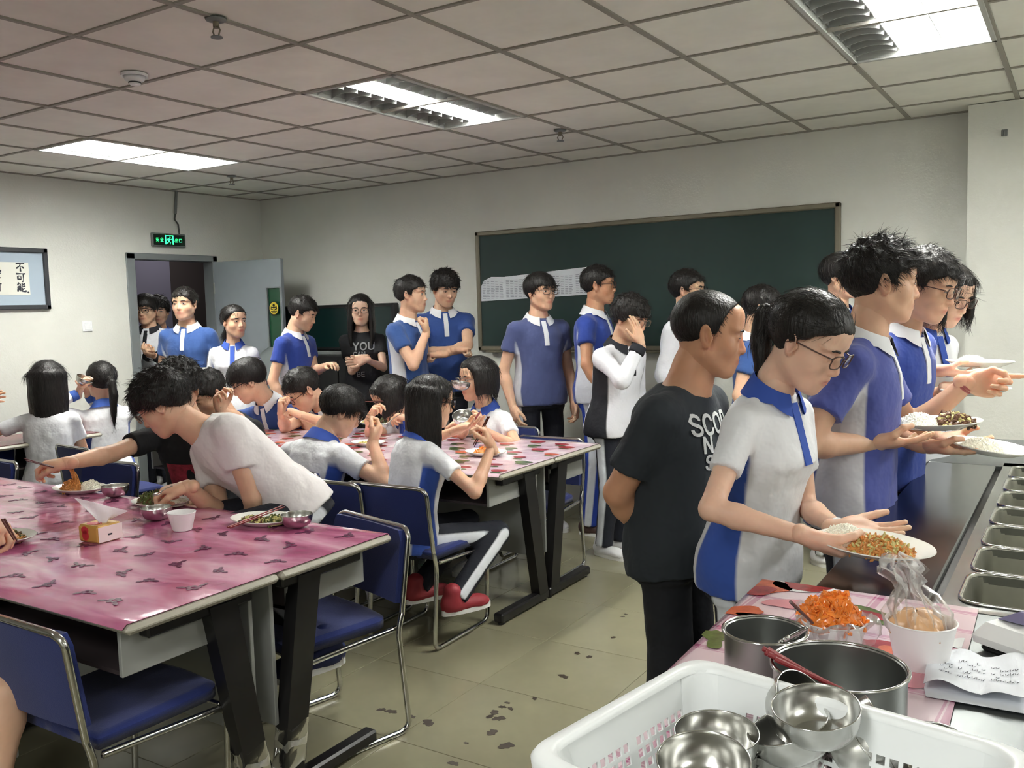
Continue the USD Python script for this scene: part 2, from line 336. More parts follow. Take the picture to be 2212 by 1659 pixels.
def tile_look(name, rgb, rough, var, spec=.5):
    n = {'p': ('principled_bsdf', {'roughness': rough, 'specular_ior_level': spec}), 'o': ('object_info', {}), 'mr': ('map_range', {'from_min': 0., 'from_max': 1., 'to_min': 1 - var, 'to_max': 1 + var}), 'hs': ('hsv', {}), 'tc': ('texture_coordinate', {}),
         'nz': ('noise_texture', {'scale': 3.5, 'detail': 5., 'roughness': .65}), 'rp': ('rgb_ramp', {'ramp': [(.3, tuple(.90 * q for q in lin(rgb))), (.7, lin(rgb))]})}
    LOOK[name] = usdkit.material(stage, '/World/Looks/' + name, n, [('o.random', 'mr.value'), ('mr.result', 'hs.value'), ('tc.object', 'nz.vector'), ('nz.fac', 'rp.fac'), ('rp.color', 'hs.color'), ('hs.color', 'p.base_color')], surface='p.BSDF')
tile_look('floor_tile', (142, 138, 113), .22, .02); tile_look('ceiling_tile', (238, 238, 230), .85, .015); look('floor_joint', (96, 90, 74), .8)

# ------------------------------------------------------------------ the room
XL, XR, YB, YF = -4.03, 5.0, 3.42, -6.0
FT = .549; FX, FY = .590, .0
q0 = at(1180, 1383, z=0); FX = q0[0]; FY = q0[1]
fl = Thing('floor', 'pale beige polished floor tiles with brown drips in the aisle', None, None, 'structure')
fl.part('screed', cat_([box(XL, XR, YF, YB + .1, -.12, -.012), box(XL - 2.2, XL, YF, 6.2, -.12, -.002)]), 'floor_joint', False)
tl = box(.0011, FT - .0011, .0011, FT - .0011, -.03, 0, .0012)
for i in range(-9, 9):
    for j in range(-7, 7):
        x, y = FX + i * FT, FY + j * FT
        if x + FT < XL + .02 or y > YB - .02: continue
        v = np.asarray(tl.vertices) + V(x, y, 0); v[:, 0] = np.maximum(v[:, 0], XL + .002); v[:, 1] = np.minimum(v[:, 1], YB - .002)
        fl.part('floor_tile', tm(v, tl.faces), 'floor_tile', False)
look('drip', (58, 48, 36), .5)
for k, (u, w, r) in enumerate([(824, 1533, 9), (845, 1537, 12), (890, 1548, 8), (925, 1561, 15), (1068, 1539, 11), (1058, 1548, 9), (1078, 1552, 13), (1085, 1527, 8), (1096, 1518, 6), (1103, 1531, 7), (1155, 1509, 7), (1063, 1582, 13), (1093, 1611, 16), (1177, 1630, 13), (979, 1649, 10), (1217, 1461, 12), (1247, 1411, 9), (1273, 1419, 9), (1325, 1377, 7), (1345, 1332, 5), (1007, 1605, 5), (1352, 1327, 5)]):
    p = at(u, w, z=0); r_ = np.random.default_rng(k); a = np.linspace(0, 2 * PI, 22, endpoint=False); rad = r * .00165 * (1 + .28 * np.sin(a * 2 + k) + .16 * np.sin(a * 5 + 2 * k) + r_.uniform(-.1, .1, 22))
    d = np.stack([p[0] + np.cos(a) * rad, p[1] + np.sin(a) * rad * .9], 1); fl.part('drip_stain', extrude(d, 0., .0008), 'drip', False)

ce = Thing('ceiling', 'white suspended ceiling of square panels in a grey grid', None, None, 'structure')
G = .6
LIGHTS = {(-5, 1): (1, 1, 1), (-1, 1): (0, 1, 0), (3, 1): (0, 1, 1)}
ce.part('plenum', cat_([box(XL - .1, XR, YF, YB + .1, CEIL + .16, CEIL + .2)]), 'plenum', False)
ct = box(.009, G - .009, .009, G - .009, CEIL + .005, CEIL + .022, .004)
for i in range(-7, 9):
    for j in range(-10, 6):
        if (i, j) in LIGHTS or (i, j - 1) in LIGHTS: continue
        v = np.asarray(ct.vertices) + V(i * G, j * G, 0); v[:, 0] = np.clip(v[:, 0], XL + .003, XR - .003); v[:, 1] = np.minimum(v[:, 1], YB - .003)
        if v[:, 1].max() - v[:, 1].min() < .05: continue
        r_ = rng.uniform(-.0015, .0015, 2); v[:, 2] += (v[:, 0] - i * G - .3) * r_[0] * 2 + (v[:, 1] - j * G - .3) * r_[1] * 2
        ce.part('ceiling_tile', tm(v, ct.faces), 'ceiling_tile', False)
for i in range(-6, 9): ce.part('grid_bar', box(i * G - .0115, i * G + .0115, YF, YB - .002, CEIL - .002, CEIL + .012), 'grid_bar', False)
for j in range(-9, 6): ce.part('grid_bar', box(XL, XR, j * G - .0105, j * G + .0105, CEIL - .001, CEIL + .012), 'grid_bar', False)
ce.part('edge_trim', cat_([box(XL, XR, YB - .02, YB, CEIL - .004, CEIL + .01), box(XL, XL + .02, YF, YB, CEIL - .004, CEIL + .01)]), 'grid_bar', False)
NAMES = {(-5, 1): 'ceiling light with three glowing louvred rows, farthest left', (-1, 1): 'ceiling light with only its middle row glowing, over the middle tables', (3, 1): 'largest looking ceiling light, half glowing and half dark, top right'}
for (i, j), on in LIGHTS.items():
    x, y = i * G, j * G; t = Thing('ceiling_light', NAMES[(i, j)], 'ceiling light', 'ceiling lights', None, (x, y, CEIL)); w, l = G, 2 * G
    t.part('housing', cat_([box(.012, w - .012, .012, l - .012, .095, .10), box(.012, .018, .012, l - .012, -.002, .10), box(w - .018, w - .012, .012, l - .012, -.002, .10), box(.012, w - .012, .012, .018, -.002, .10), box(.012, w - .012, l - .018, l - .012, -.002, .10)]), 'pale_grey', False)
    t.part('trim', cat_([box(.0, .022, .0, l, -.006, .004, .002), box(w - .022, w, .0, l, -.006, .004, .002), box(.0, w, .0, .022, -.006, .004, .002), box(.0, w, l - .022, l, -.006, .004, .002)]), 'pale_grey', False)
    tw = (w - .05) / 3; glow = 'lamp_on_old' if i == -5 else 'lamp_on'
    for k in range(3):
        a, b = .025 + k * tw, .025 + (k + 1) * tw; lit = on[k]; c = (a + b) / 2
        aa = np.linspace(-1, 1, 9); prof = np.stack([c + aa * (tw / 2 - .006), .06 + .028 * np.sqrt(1 - (aa * .96) ** 2)], 1)
        gr = np.stack([np.stack([prof[:, 0], np.full(9, yy), prof[:, 1]], 1) for yy in (.03, l - .03)], 0)
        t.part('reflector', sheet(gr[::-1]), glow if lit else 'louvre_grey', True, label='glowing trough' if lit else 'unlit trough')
        t.part('lamp_tube', tube([(c, .04, .062), (c, l - .04, .062)], .013, 12), glow if lit else 'white_plastic', True)
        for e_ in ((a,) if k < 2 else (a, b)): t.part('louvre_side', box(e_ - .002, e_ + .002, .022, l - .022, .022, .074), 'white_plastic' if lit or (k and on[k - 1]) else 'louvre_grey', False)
        for m in range(11):
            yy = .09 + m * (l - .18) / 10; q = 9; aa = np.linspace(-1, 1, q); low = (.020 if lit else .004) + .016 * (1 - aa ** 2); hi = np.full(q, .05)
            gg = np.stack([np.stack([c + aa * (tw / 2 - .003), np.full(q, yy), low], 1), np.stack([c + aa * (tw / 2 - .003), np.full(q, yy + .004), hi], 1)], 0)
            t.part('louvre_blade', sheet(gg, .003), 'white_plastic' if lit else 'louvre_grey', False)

def wall(name, parts, label, mat='wall'):
    return single(name, cat_(parts), mat, label, None, None, 'structure', smooth=False)
wall('wall_back', [box(XL - .2, XR, YB, YB + .15, 0, CEIL + .2)], 'white painted wall behind the blackboard and the queue')
p1, p2 = at(270, 545, x=XL), at(467, 549, x=XL); DY0, DY1, DZ = p1[1], p2[1], p1[2]
wall('wall_left', [box(XL - .12, XL, YF, DY0 + .04, 0, CEIL + .2), box(XL - .12, XL, DY1 - .04, YB, 0, CEIL + .2), box(XL - .12, XL, DY0 + .04, DY1 - .04, DZ - .04, CEIL + .2)], 'white painted wall holding the doorway and the framed calligraphy')
wall('wall_right', [box(XR, XR + .1, YF, YB, 0, CEIL + .2)], 'white painted wall beyond the serving counter')
wall('wall_front', [box(XL - .2, XR, YF - .1, YF, 0, CEIL + .2)], 'white painted wall at the near end of the hall')
pc = at(2093, 228, z=CEIL); PX, PY = 2.15, 3.22
wall('wall_pillar', [box(PX, 3.3, PY, YB, 0, CEIL + .0)], 'white pillar standing out from the back wall at right')
yb_ = at(357, 640, x=XL - 1.5)[1]
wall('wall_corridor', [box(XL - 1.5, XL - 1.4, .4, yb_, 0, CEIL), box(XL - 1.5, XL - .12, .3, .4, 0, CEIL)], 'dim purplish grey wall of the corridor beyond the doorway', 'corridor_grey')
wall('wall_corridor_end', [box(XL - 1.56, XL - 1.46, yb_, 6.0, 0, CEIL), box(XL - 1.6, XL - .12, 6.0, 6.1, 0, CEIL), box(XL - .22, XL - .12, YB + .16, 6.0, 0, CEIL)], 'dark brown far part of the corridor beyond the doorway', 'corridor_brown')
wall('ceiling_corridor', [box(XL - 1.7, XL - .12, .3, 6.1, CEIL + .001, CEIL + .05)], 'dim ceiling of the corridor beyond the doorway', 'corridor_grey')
# door frame and leaf
dr = Thing('door_1', 'grey door standing open beside the doorway, yellow round sticker on it', None, None, 'structure', (XL, DY1, 0))
fw = .055
for n_, q in (('door_jamb', box(-.125, .012, DY0 - DY1 + .0, DY0 - DY1 + fw + .03, 0, DZ - .002, .006)), ('door_jamb', box(-.125, .012, -fw - .0, .0, 0, DZ - .002, .006)), ('door_head', box(-.125, .012, DY0 - DY1, 0, DZ - fw, DZ, .006))):
    dr.part(n_, q, 'frame_grey')
hinge = V(XL + .02, DY1 - .04, 0); tip = at(608, 557, z=DZ - fw)
dx, dy = tip[0] - hinge[0], tip[1] - hinge[1]; da = math.atan2(dy, dx); DW = .92
da = math.atan2(dy, dx); RD = rotz(da); zt = DZ - fw - .004; DW = min(.95, math.hypot(dx, dy))
def leaf(q): return moved(q, hinge - V(XL, DY1, 0), RD)
gx0, gx1 = .60, .74
leafp = dr.part('door_leaf', leaf(tri(man(box(0, DW, -.022, .022, .01, zt, .004)) - man(box(gx0, gx1, -.1, .1, .95, 1.78)))), 'door_grey')
dr.part('door_pane', leaf(box(gx0, gx1, -.006, .006, .95, 1.78)), 'door_glass_green', under=leafp)
dr.part('pane_trim', leaf(cat_([box(gx0 - .012, gx0, -.026, .026, .94, 1.79), box(gx1, gx1 + .012, -.026, .026, .94, 1.79), box(gx0, gx1, -.026, .026, 1.78, 1.792), box(gx0, gx1, -.026, .026, .938, .95)])), 'frame_grey', under=leafp)
dr.part('door_handle', leaf(tube(rounded([(DW - .07, -.02, 1.02), (DW - .07, -.07, 1.02), (DW - .19, -.07, 1.02)], .02), .009)), 'aluminium', under=leafp)
dr.part('hinge', leaf(cat_([tube([(0, -.026, z), (0, -.026, z + .1)], .009) for z in (.25, 1.0, 1.75)])), 'aluminium', under=leafp)
def disc(r, th=.002, n=40, sx=1.):
    a = np.linspace(0, 2 * PI, n, endpoint=False); return extrude(np.stack([np.cos(a) * r * sx, np.sin(a) * r], 1), 0, th)
# emblem: yellow disc, dark rim, three-leaf tree over a bar
S_ = np.stack([RD @ V(1, 0, 0), UPV, RD @ V(0, -1, 0)], 1); S_[:, 2] = np.cross(S_[:, 0], S_[:, 1])
def stick(q, lift): return leaf(tm((np.asarray(q.vertices) + V(0, 0, lift)) @ np.array([[1, 0, 0], [0, 0, 1], [0, -1, 0]]) + V(.67, -.026, 1.60), q.faces))
dr.part('sticker', stick(disc(.062, .001, sx=.88), 0), 'black', under=leafp, label='black rim of the round sticker')
dr.part('sticker', stick(disc(.054, .001, sx=.88), .0008), 'yellow', under=leafp, label='yellow face of the round sticker')
em = [moved(disc(.012, .001), (0, .026, 0))] + [tube([(s * .004, .008, .0005), (s * .030, .012, .0005), (s * .032, -.006, .0005), (s * .012, -.010, .0005)], .0045, 6) for s in (-1, 1)] + [box(-.0045, .0045, -.024, .02, 0, .001), box(-.034, .034, -.029, -.023, 0, .001), box(-.022, .022, -.040, -.035, 0, .001)]
dr.part('emblem', stick(cat_(em), .0016), 'black', False, under=leafp)

# ------------------------------------------------------------------ on the walls and the ceiling
def board(u0, v0, u1, v1, y, name, label, frame_m, face_m, fwid, cat='blackboard', z0=None):
    a, b = at(u0, v0, y=y), at(u1, v1, y=y); x0, x1, z1 = a[0], b[0], (a[2] + b[2]) / 2
    t = Thing(name, label, cat, None, None, (x0, y, z0)); w, h = x1 - x0, z1 - z0
    t.part('board_face', box(fwid * .6, w - fwid * .6, -.022, -.004, fwid * .6, h - fwid * .6), face_m, False)
    for q in (box(0, w, -.036, 0, h - fwid, h, .008), box(0, w, -.036, 0, 0, fwid, .008), box(0, fwid, -.036, 0, 0, h, .008), box(w - fwid, w, -.036, 0, 0, h, .008)): t.part('frame_rail', q, frame_m)
    return t, x0, x1, z1
zb = at(1037, 757, y=YB)[2]
bb, BX0, BX1, BZ1 = board(1030, 503, 1818, 435, YB, 'blackboard', 'long dark green blackboard with a paper strip taped on it', 'board_frame', 'chalkboard', .038, 'blackboard', zb)
bb.part('chalk_tray', box(.1, BX1 - BX0 - .1, -.075, -.03, -.012, .004, .003), 'board_frame')
t = Thing('paper_strip', 'strip of printed sheets taped across the blackboard', 'paper', None, None, (0, YB - .024, 0))
for k in range(5):
    u0, u1 = 1040 + k * 50, 1040 + (k + 1) * 50; C4 = [at(u, v, y=YB - .026) for u, v in ((u0, 604 - k * 6.0), (u1, 604 - (k + 1) * 6.0), (u1, 651 - (k + 1) * 3.2), (u0, 651 - k * 3.2))]
    if k == 0: C4[0] = at(1040, 618, y=YB - .026); top_ = [at(1046, 606, y=YB - .026), at(1062, 598, y=YB - .026)]
    pts = [C4[0]] + (top_ if k == 0 else []) + C4[1:]; a = np.array([(q[0], q[2]) for q in pts]); ex = extrude(a[::-1] if False else a, 0, .0012)
    v = np.asarray(ex.vertices); pg = t.part('sheet', tm(np.stack([v[:, 0], -.002 - v[:, 2] - .004 * np.abs(np.sin((v[:, 0] - a[0, 0]) * 15)), v[:, 1]], 1), ex.faces[:, ::-1] if False else ex.faces), 'paper', False)
    x0, x1 = C4[0][0], C4[1][0]; r_ = np.random.default_rng(k); rows_ = []
    for m in range(11):
        zz = C4[3][2] + .02 + m * .0135
        for s in range(5):
            xa = x0 + .015 + s * (x1 - x0 - .02) / 5; rows_.append(box(xa, xa + r_.uniform(.5, .85) * (x1 - x0 - .02) / 5, -.0075, -.0065, zz, zz + .004))
    t.part('print_lines', cat_(rows_), 'ink_faint', False, kind='stuff', under=pg)
# display on a low cabinet
dy = YB - .12; a, b = at(617, 662, y=dy), at(853, 656, y=dy); dz0 = at(700, 757, y=dy)[2]
t = Thing('display_screen', 'wide black framed screen standing on the dark cabinet behind the queue', 'screen', None, None, (a[0], dy, dz0)); w, h = b[0] - a[0], a[2] - dz0
t.part('screen_panel', box(.03, w - .03, -.012, .0, .03, h - .03), 'screen', False); t.part('casing', tri(man(box(0, w, -.02, .06, 0, h, .01)) - man(box(.03, w - .03, -.05, -.008, .03, h - .03))), 'black'); t.part('ledge', box(w * .28, w * .55, -.06, .02, -.035, -.004, .004), 'mid_grey'); t.part('stand_foot', box(.15, w - .15, -.03, .06, -.036, 0), 'black')
t = Thing('cabinet', 'low black cabinet under the wide screen by the back wall', 'cabinet', None, None, (a[0], dy - .25, 0)); ch = dz0 - .036
t.part('carcass', box(0, w, 0, .36, .06, ch, .006), 'black'); t.part('plinth', box(.03, w - .03, .03, .34, 0, .06), 'dark_grey')
for k in range(3):
    d = t.part('cabinet_door', box(.01 + k * (w - .02) / 3 + .004, .01 + (k + 1) * (w - .02) / 3 - .004, -.016, 0, .08, ch - .03, .004), 'black'); t.part('knob', blob((.01 + (k + .86) * (w - .02) / 3, -.026, ch * .55), (.012, .012, .012), 1), 'mid_grey', under=d)
# exit sign
a, b = at(331, 505, x=XL + .03), at(400, 532, x=XL + .03); sc_ = (b[1] - a[1])
t = Thing('exit_sign', 'glowing green exit sign with a running figure, above the doorway', 'exit sign', None, None, (XL, a[1], b[2])); w, h = b[1] - a[1], a[2] - b[2]
t.part('casing', box(.002, .028, -.012, w + .012, -.012, h + .012, .006), 'mid_grey'); t.part('face', box(.024, .031, 0, w, 0, h, .002), 'sign_black')
ST = {'安': [[(5, 9.6), (5, 8.6)], [(.8, 6.8), (.8, 8.3), (9.2, 8.3), (9.2, 6.8)], [(.4, 4.8), (9.6, 4.8)], [(4.6, 7), (2.8, 3.2), (8.2, .4)], [(7, 4.8), (5, 2), (1, .3)]],
      '全': [[(5, 9.8), (.5, 5.6)], [(5, 9.8), (9.5, 5.6)], [(2.5, 5.6), (7.5, 5.6)], [(2.8, 3.2), (7.2, 3.2)], [(5, 5.6), (5, .5)], [(.8, .5), (9.2, .5)]],
      '出': [[(5, 9.8), (5, .6)], [(1.6, 8.6), (1.6, 5.2), (8.4, 5.2), (8.4, 8.6)], [(.8, 4), (.8, .5), (9.2, .5), (9.2, 4)]], '口': [[(1.2, 8.8), (8.8, 8.8), (8.8, .8), (1.2, .8), (1.2, 8.8)]],
      '不': [[(.5, 9), (9.5, 9)], [(5.6, 9), (4.0, 6.2), (.8, 3.8)], [(5, 6.6), (5, .6)], [(6.2, 6), (8.8, 4)]],
      '可': [[(.4, 8.8), (9.6, 8.8)], [(7.6, 8.8), (7.6, 1.2), (6, .6)], [(1.8, 6.4), (5, 6.4), (5, 3.2), (1.8, 3.2), (1.8, 6.4)]],
      '能': [[(2.8, 9.8), (.6, 7.4), (4.2, 7.2)], [(3.6, 8.6), (4.6, 6.8)], [(1, 5.8), (1, .6)], [(1, 5.8), (4, 5.8), (4, .8)], [(1, 4.2), (4, 4.2)], [(1, 2.8), (4, 2.8)], [(8.8, 9), (5.8, 7.6)], [(5.8, 9.8), (5.8, 6.2), (9.2, 6.2)], [(8.8, 4), (5.8, 2.8)], [(5.8, 4.8), (5.8, .8), (9.4, .8), (9.4, 2)]]}
def strokes(ch, size, r, org, ex, ez, nrm, flat=.3, vary=0.):
    out = []
    for k, s in enumerate(ST[ch]):
        P = np.array([np.asarray(org) + ex * (p[0] / 10 * size) + ez * (p[1] / 10 * size) for p in s]); P = np.concatenate([np.linspace(p, q, 4)[:3] for p, q in zip(P, P[1:])] + [P[-1:]])
        n = len(P); q = tube(P, r * (1 + vary * np.cos(np.linspace(0, 5, n) + k)), 6); v = np.asarray(q.vertices); o = np.asarray(org); v = v - nrm * (((v - o) @ nrm)[:, None] * (1 - flat)); out.append(tm(v, q.faces))
    return cat_(out)
Yv, Zv, Xv = V(0, 1, 0), V(0, 0, 1), V(1, 0, 0)
cs = h * .36; sg_ = [strokes(c, cs, cs * .055, (.0315, w * f, h * .33), Yv, Zv, Xv) for c, f in (('安', .07), ('全', .205), ('出', .665), ('口', .80))]
for q in sg_: t.part('sign_character', q, 'sign_green', False)
m0 = w * .36; mw = w * .27; fr_ = [box(.031, .0325, m0, m0 + mw, h * .88, h * .94), box(.031, .0325, m0, m0 + mw * .12, h * .1, h * .94), box(.031, .0325, m0 + mw * .86, m0 + mw, h * .1, h * .94)]
def P2(y, z): return (.032, m0 + mw * y, h * (.1 + .84 * z))
rn_ = [tube([P2(.52, .62), P2(.42, .36)], h * .07, 6), tube([P2(.42, .36), P2(.62, .22), P2(.56, .02)], h * .045, 6), tube([P2(.42, .36), P2(.30, .18), P2(.14, .12)], h * .045, 6), tube([P2(.52, .6), P2(.72, .52), P2(.8, .62)], h * .035, 6), tube([P2(.52, .6), P2(.32, .6), P2(.24, .44)], h * .035, 6), blob(P2(.58, .78), (.002, h * .065, h * .065), 1)]
t.part('running_figure', cat_(fr_ + [tm((np.asarray(q.vertices) - V(.032, 0, 0)) * V(.2, 1, 1) + V(.032, 0, 0), q.faces) for q in rn_]), 'sign_green', False)
ca = at(381, 412, x=XL + .015); cb = at(383, 500, x=XL + .015)
t2 = Thing('sign_cable', 'dark conduit and cable running from the ceiling to the exit sign', 'cable', None, None, (XL, ca[1], CEIL))
cm_ = at(379, 462, x=XL + .015)
t2.part('conduit', tube([(.014, 0, .0), (.014, cm_[1] - ca[1] - .0, cm_[2] - CEIL)], .012, 8), 'mid_grey'); t2.part('cable_end', tube([(.014, cm_[1] - ca[1], cm_[2] - CEIL), (.016, cm_[1] - ca[1] - .012, cm_[2] - CEIL - .05), (.016, cm_[1] - ca[1] + .02, cm_[2] - CEIL - .09), (.016, cb[1] - ca[1] + .02, b[2] + h - CEIL + .004)], .007, 8), 'cable')
# light switch
a = at(188, 705, x=XL); t = Thing('light_switch', 'white square light switch on the wall left of the doorway', 'switch', None, None, (XL, a[1], a[2])); t.part('plate', box(0, .010, -.043, .043, -.043, .043, .005), 'white_plastic'); t.part('rocker', box(.008, .014, -.026, .026, -.03, .03, .003), 'white_plastic')
# framed calligraphy
a, b = at(97, 537, x=XL + .02), at(103, 668, x=XL + .02); fw_, fh_ = 1.15, a[2] - b[2]; y1 = a[1] + .015
t = Thing('framed_calligraphy', 'dark framed calligraphy with brush characters on the left wall', 'picture', None, None, (XL, y1 - fw_, b[2])); m_ = .035
for q in (box(.0, .03, 0, fw_, fh_ - m_, fh_, .005), box(.0, .03, 0, fw_, 0, m_, .005), box(.0, .03, 0, m_, 0, fh_, .005), box(.0, .03, fw_ - m_, fw_, 0, fh_, .005)): t.part('frame_rail', q, 'frame_dark')
t.part('mount', box(.004, .012, m_, fw_ - m_, m_, fh_ - m_), 'scroll_mount', False); t.part('paper_sheet', box(.011, .014, m_ + .1, fw_ - m_ - .115, m_ + .075, fh_ - m_ - .075), 'scroll_paper', False)
cz = (fh_ - 2 * m_ - .17) / 3
for col, chs in ((fw_ - m_ - .215, '不可能'), (fw_ - m_ - .395, '能不可'), (fw_ - m_ - .545, '可能不')):
    for k, c in enumerate(chs): t.part('brush_character', strokes(c, .072, .0052, (.0143, col, fh_ - m_ - .085 - (k + .85) * cz), Yv, Zv, Xv, .12, .35), 'ink', False)
t.part('brush_dot', blob((.0145, fw_ - m_ - .13, m_ + .095), (.001, .008, .007), 1), 'ink')
# sprinklers, smoke detector, anchor on the pillar
def sprinkler(u, v, label):
    p = at(u, v, z=CEIL); t = Thing('sprinkler', label, 'sprinkler', 'ceiling sprinklers', None, p)
    t.part('escutcheon', lathe([(0, 0), (.040, 0), (.036, -.008), (.018, -.012), (0, -.012)][::-1], 24), 'mid_grey', True); t.part('stem', lathe([(0, -.01), (.012, -.01), (.012, -.03), (.008, -.03), (.008, -.035), (0, -.035)][::-1], 16), 'board_frame')
    t.part('yoke', cat_([tube([(s * .012, 0, -.03), (s * .020, 0, -.045), (s * .010, 0, -.065)], .003, 6) for s in (-1, 1)]), 'board_frame'); t.part('deflector', lathe([(0, -.066), (.022, -.066), (.022, -.070), (0, -.070)][::-1], 18), 'mid_grey')
sprinkler(466, 40, 'nearest ceiling sprinkler, top left of the photo'); sprinkler(1210, 281, 'ceiling sprinkler to the right of the half lit middle light'); sprinkler(500, 380, 'ceiling sprinkler beyond the three row glowing light')
p = at(290, 160, z=CEIL); t = Thing('smoke_detector', 'round white smoke detector on the ceiling at upper left', 'smoke detector', None, None, p)
t.part('base', lathe([(0, 0), (.058, 0), (.058, -.012), (0, -.012)][::-1], 28), 'white_plastic'); t.part('chamber', lathe([(0, -.012), (.050, -.012), (.040, -.030), (.026, -.034), (.026, -.044), (.018, -.050), (0, -.050)][::-1], 28), 'white_plastic', True); t.part('vents', lathe([(.0265, -.036), (.0275, -.036), (.0275, -.042), (.0265, -.042)][::-1], 20), 'dark_grey')
p = at(2170, 287, y=PY); t = Thing('wall_anchor', 'small grey metal anchor high on the white pillar', 'anchor', None, None, p); t.part('plate', box(-.016, .016, -.006, 0, -.02, .02, .003), 'mid_grey'); t.part('hook', tube(rounded([(0, -.004, .008), (0, -.03, .008), (0, -.03, -.014), (0, -.018, -.018)], .008), .005, 8), 'mid_grey')

# ------------------------------------------------------------------ people: heads, hands, hair, clothes
HEADS = {}
def head_mesh(kind, h):
    """a head about its middle: x to the face, y to its left, z up; crown .112, chin -.113"""
    if (kind, h) in HEADS: return HEADS[(kind, h)]
    q = Fld(); wide = {'m': 1., 'f': .95, 'man': 1.08}[kind]; J = {'m': 0., 'f': -.004, 'man': .006}[kind]
    q.ell((-.014, 0, .030), (.093, .074 * wide, .080), .03).ell((.018, 0, -.028), (.066, .060 * wide, .078), .03)
    for s in (-1, 1):
        q.cone((.0, s * (.050 + J) * wide, -.050), (.052, s * .022, -.090), .022, .019, .03)
        q.ell((.048, s * .037 * wide, -.028), (.028, .026, .026), .025)
        q.ell((.066, s * .030, .024), (.016, .028, .009), .015)
    q.ell((.064, 0, -.094), (.019, .022 + J, .018), .02).ell((.072, 0, -.060), (.018, .026, .022), .02)
    q.ell((.058, 0, .055), (.028, .05, .035), .03)
    for s in (-1, 1): q.ell((.094, s * .033, .002), (.013, .018, .0105), .012, sub=True)
    q.cone((.078, 0, .010), (.0955, 0, -.030), .0070, .0105, .012).ell((.0875, 0, -.034), (.0125, .0175, .0082), .008)
    for s in (-1, 1):
        q.ell((.0705, s * .031, .002), (.0135, .0165, .0115), .006)
        q.ell((.094, s * .0075, -.0415), (.006, .0035, .003), .003, sub=True)
    q.ell((.0835, 0, -.0585), (.0085, .021, .0052), .004).ell((.0825, 0, -.0685), (.0085, .0175, .0056), .004)
    q.ell((.0925, 0, -.0632), (.007, .022, .0012), .002, sub=True)
    for s in (-1, 1):
        E = rotz(s * .5) @ rotx(s * -.12) @ roty(-.18)
        q.ell((-.008, s * .083 * wide, -.004), (.019, .0078, .033), .006, E)
        q.ell((-.004, s * .090 * wide, -.002), (.010, .0065, .020), .006, E, sub=True)
        q.ell((.006, s * .078 * wide, -.008), (.006, .006, .010), .004)
        q.ell((-.004, s * .076 * wide, -.031), (.008, .006, .008), .005)
    q.cone((-.02, 0, -.05), (-.028, 0, -.125), .050 * (.92 if kind == 'f' else 1.04), .050 * (.92 if kind == 'f' else 1.04), .025)
    t = net(q, *q.bounds(), h); HEADS[(kind, h)] = t; HEADS[kind] = q
    return t
HANDS = {}
def hand_mesh(pose, h):
    """a right hand from the wrist along +x, the palm to -z, the thumb at +y"""
    if (pose, h) in HANDS: return HANDS[(pose, h)]
    curls = {'relax': [(18, 28, 18), (22, 32, 22), (26, 36, 24), (30, 40, 26)], 'hold': [(4, 12, 10), (5, 14, 12), (8, 16, 12), (12, 20, 14)],
             'fist': [(62, 88, 48), (68, 90, 50), (72, 90, 50), (74, 88, 50)], 'pinch': [(38, 52, 24), (44, 58, 26), (58, 72, 36), (66, 78, 40)],
             'point': [(8, 14, 10), (58, 74, 40), (66, 84, 46), (66, 84, 46)], 'flat': [(6, 8, 6), (6, 8, 6), (6, 8, 6), (8, 10, 6)],
             'cup': [(30, 38, 26), (32, 40, 28), (34, 42, 28), (38, 44, 30)]}[pose]
    q = Fld()
    q.cone((-.03, 0, 0), (.012, 0, 0), .026, .025, .02)
    q.ell((.048, .004, 0), (.052, .040, .0165), .02).ell((.03, .02, -.008), (.034, .022, .016), .02).ell((.035, -.026, -.005), (.036, .016, .015), .02)
    base = [(.088, .031), (.093, .0105), (.089, -.0105), (.080, -.0295)]; lens = [(.040, .024, .020), (.044, .028, .021), (.041, .026, .020), (.032, .020, .018)]
    rad = [.0090, .0093, .0088, .0078]; fan = [5, 1, -3, -8]
    for (bx, by), ls, cs, r, fn in zip(base, lens, curls, rad, fan):
        p = V(bx - .012, by, .002); q.cone(V(bx - .05, by * .8, 0), p, .0125, .011, .012); a = 0.
        for k in range(3):
            a += math.radians(cs[k]); d = rotz(math.radians(fn)) @ V(math.cos(a), 0, -math.sin(a)); p2 = p + d * ls[k] * 1.03
            q.cone(p, p2, r * (1.08, 1., .92)[k], r * (1., .94, .8)[k], .004); p = p2
    th = {'relax': [(.055, .050, -.018), (.085, .058, -.030), (.108, .056, -.040)], 'hold': [(.055, .050, -.016), (.085, .052, -.038), (.110, .042, -.044)],
          'fist': [(.052, .046, -.026), (.078, .034, -.046), (.092, .012, -.052)], 'pinch': [(.055, .048, -.026), (.086, .046, -.046), (.108, .034, -.058)],
          'point': [(.055, .046, -.026), (.082, .036, -.046), (.096, .016, -.050)], 'flat': [(.050, .058, -.006), (.078, .076, -.008), (.100, .090, -.008)],
          'cup': [(.052, .052, -.022), (.078, .058, -.044), (.094, .050, -.062)]}[pose]
    p = V(.018, .024, -.008); rr = [.0165, .0125, .0108, .0088]
    for k, e in enumerate(th): q.cone(p, V(*e), rr[k], rr[k + 1], .008 if k == 0 else .004); p = V(*e)
    t = net(q, *q.bounds(), h); HANDS[(pose, h)] = t
    return t

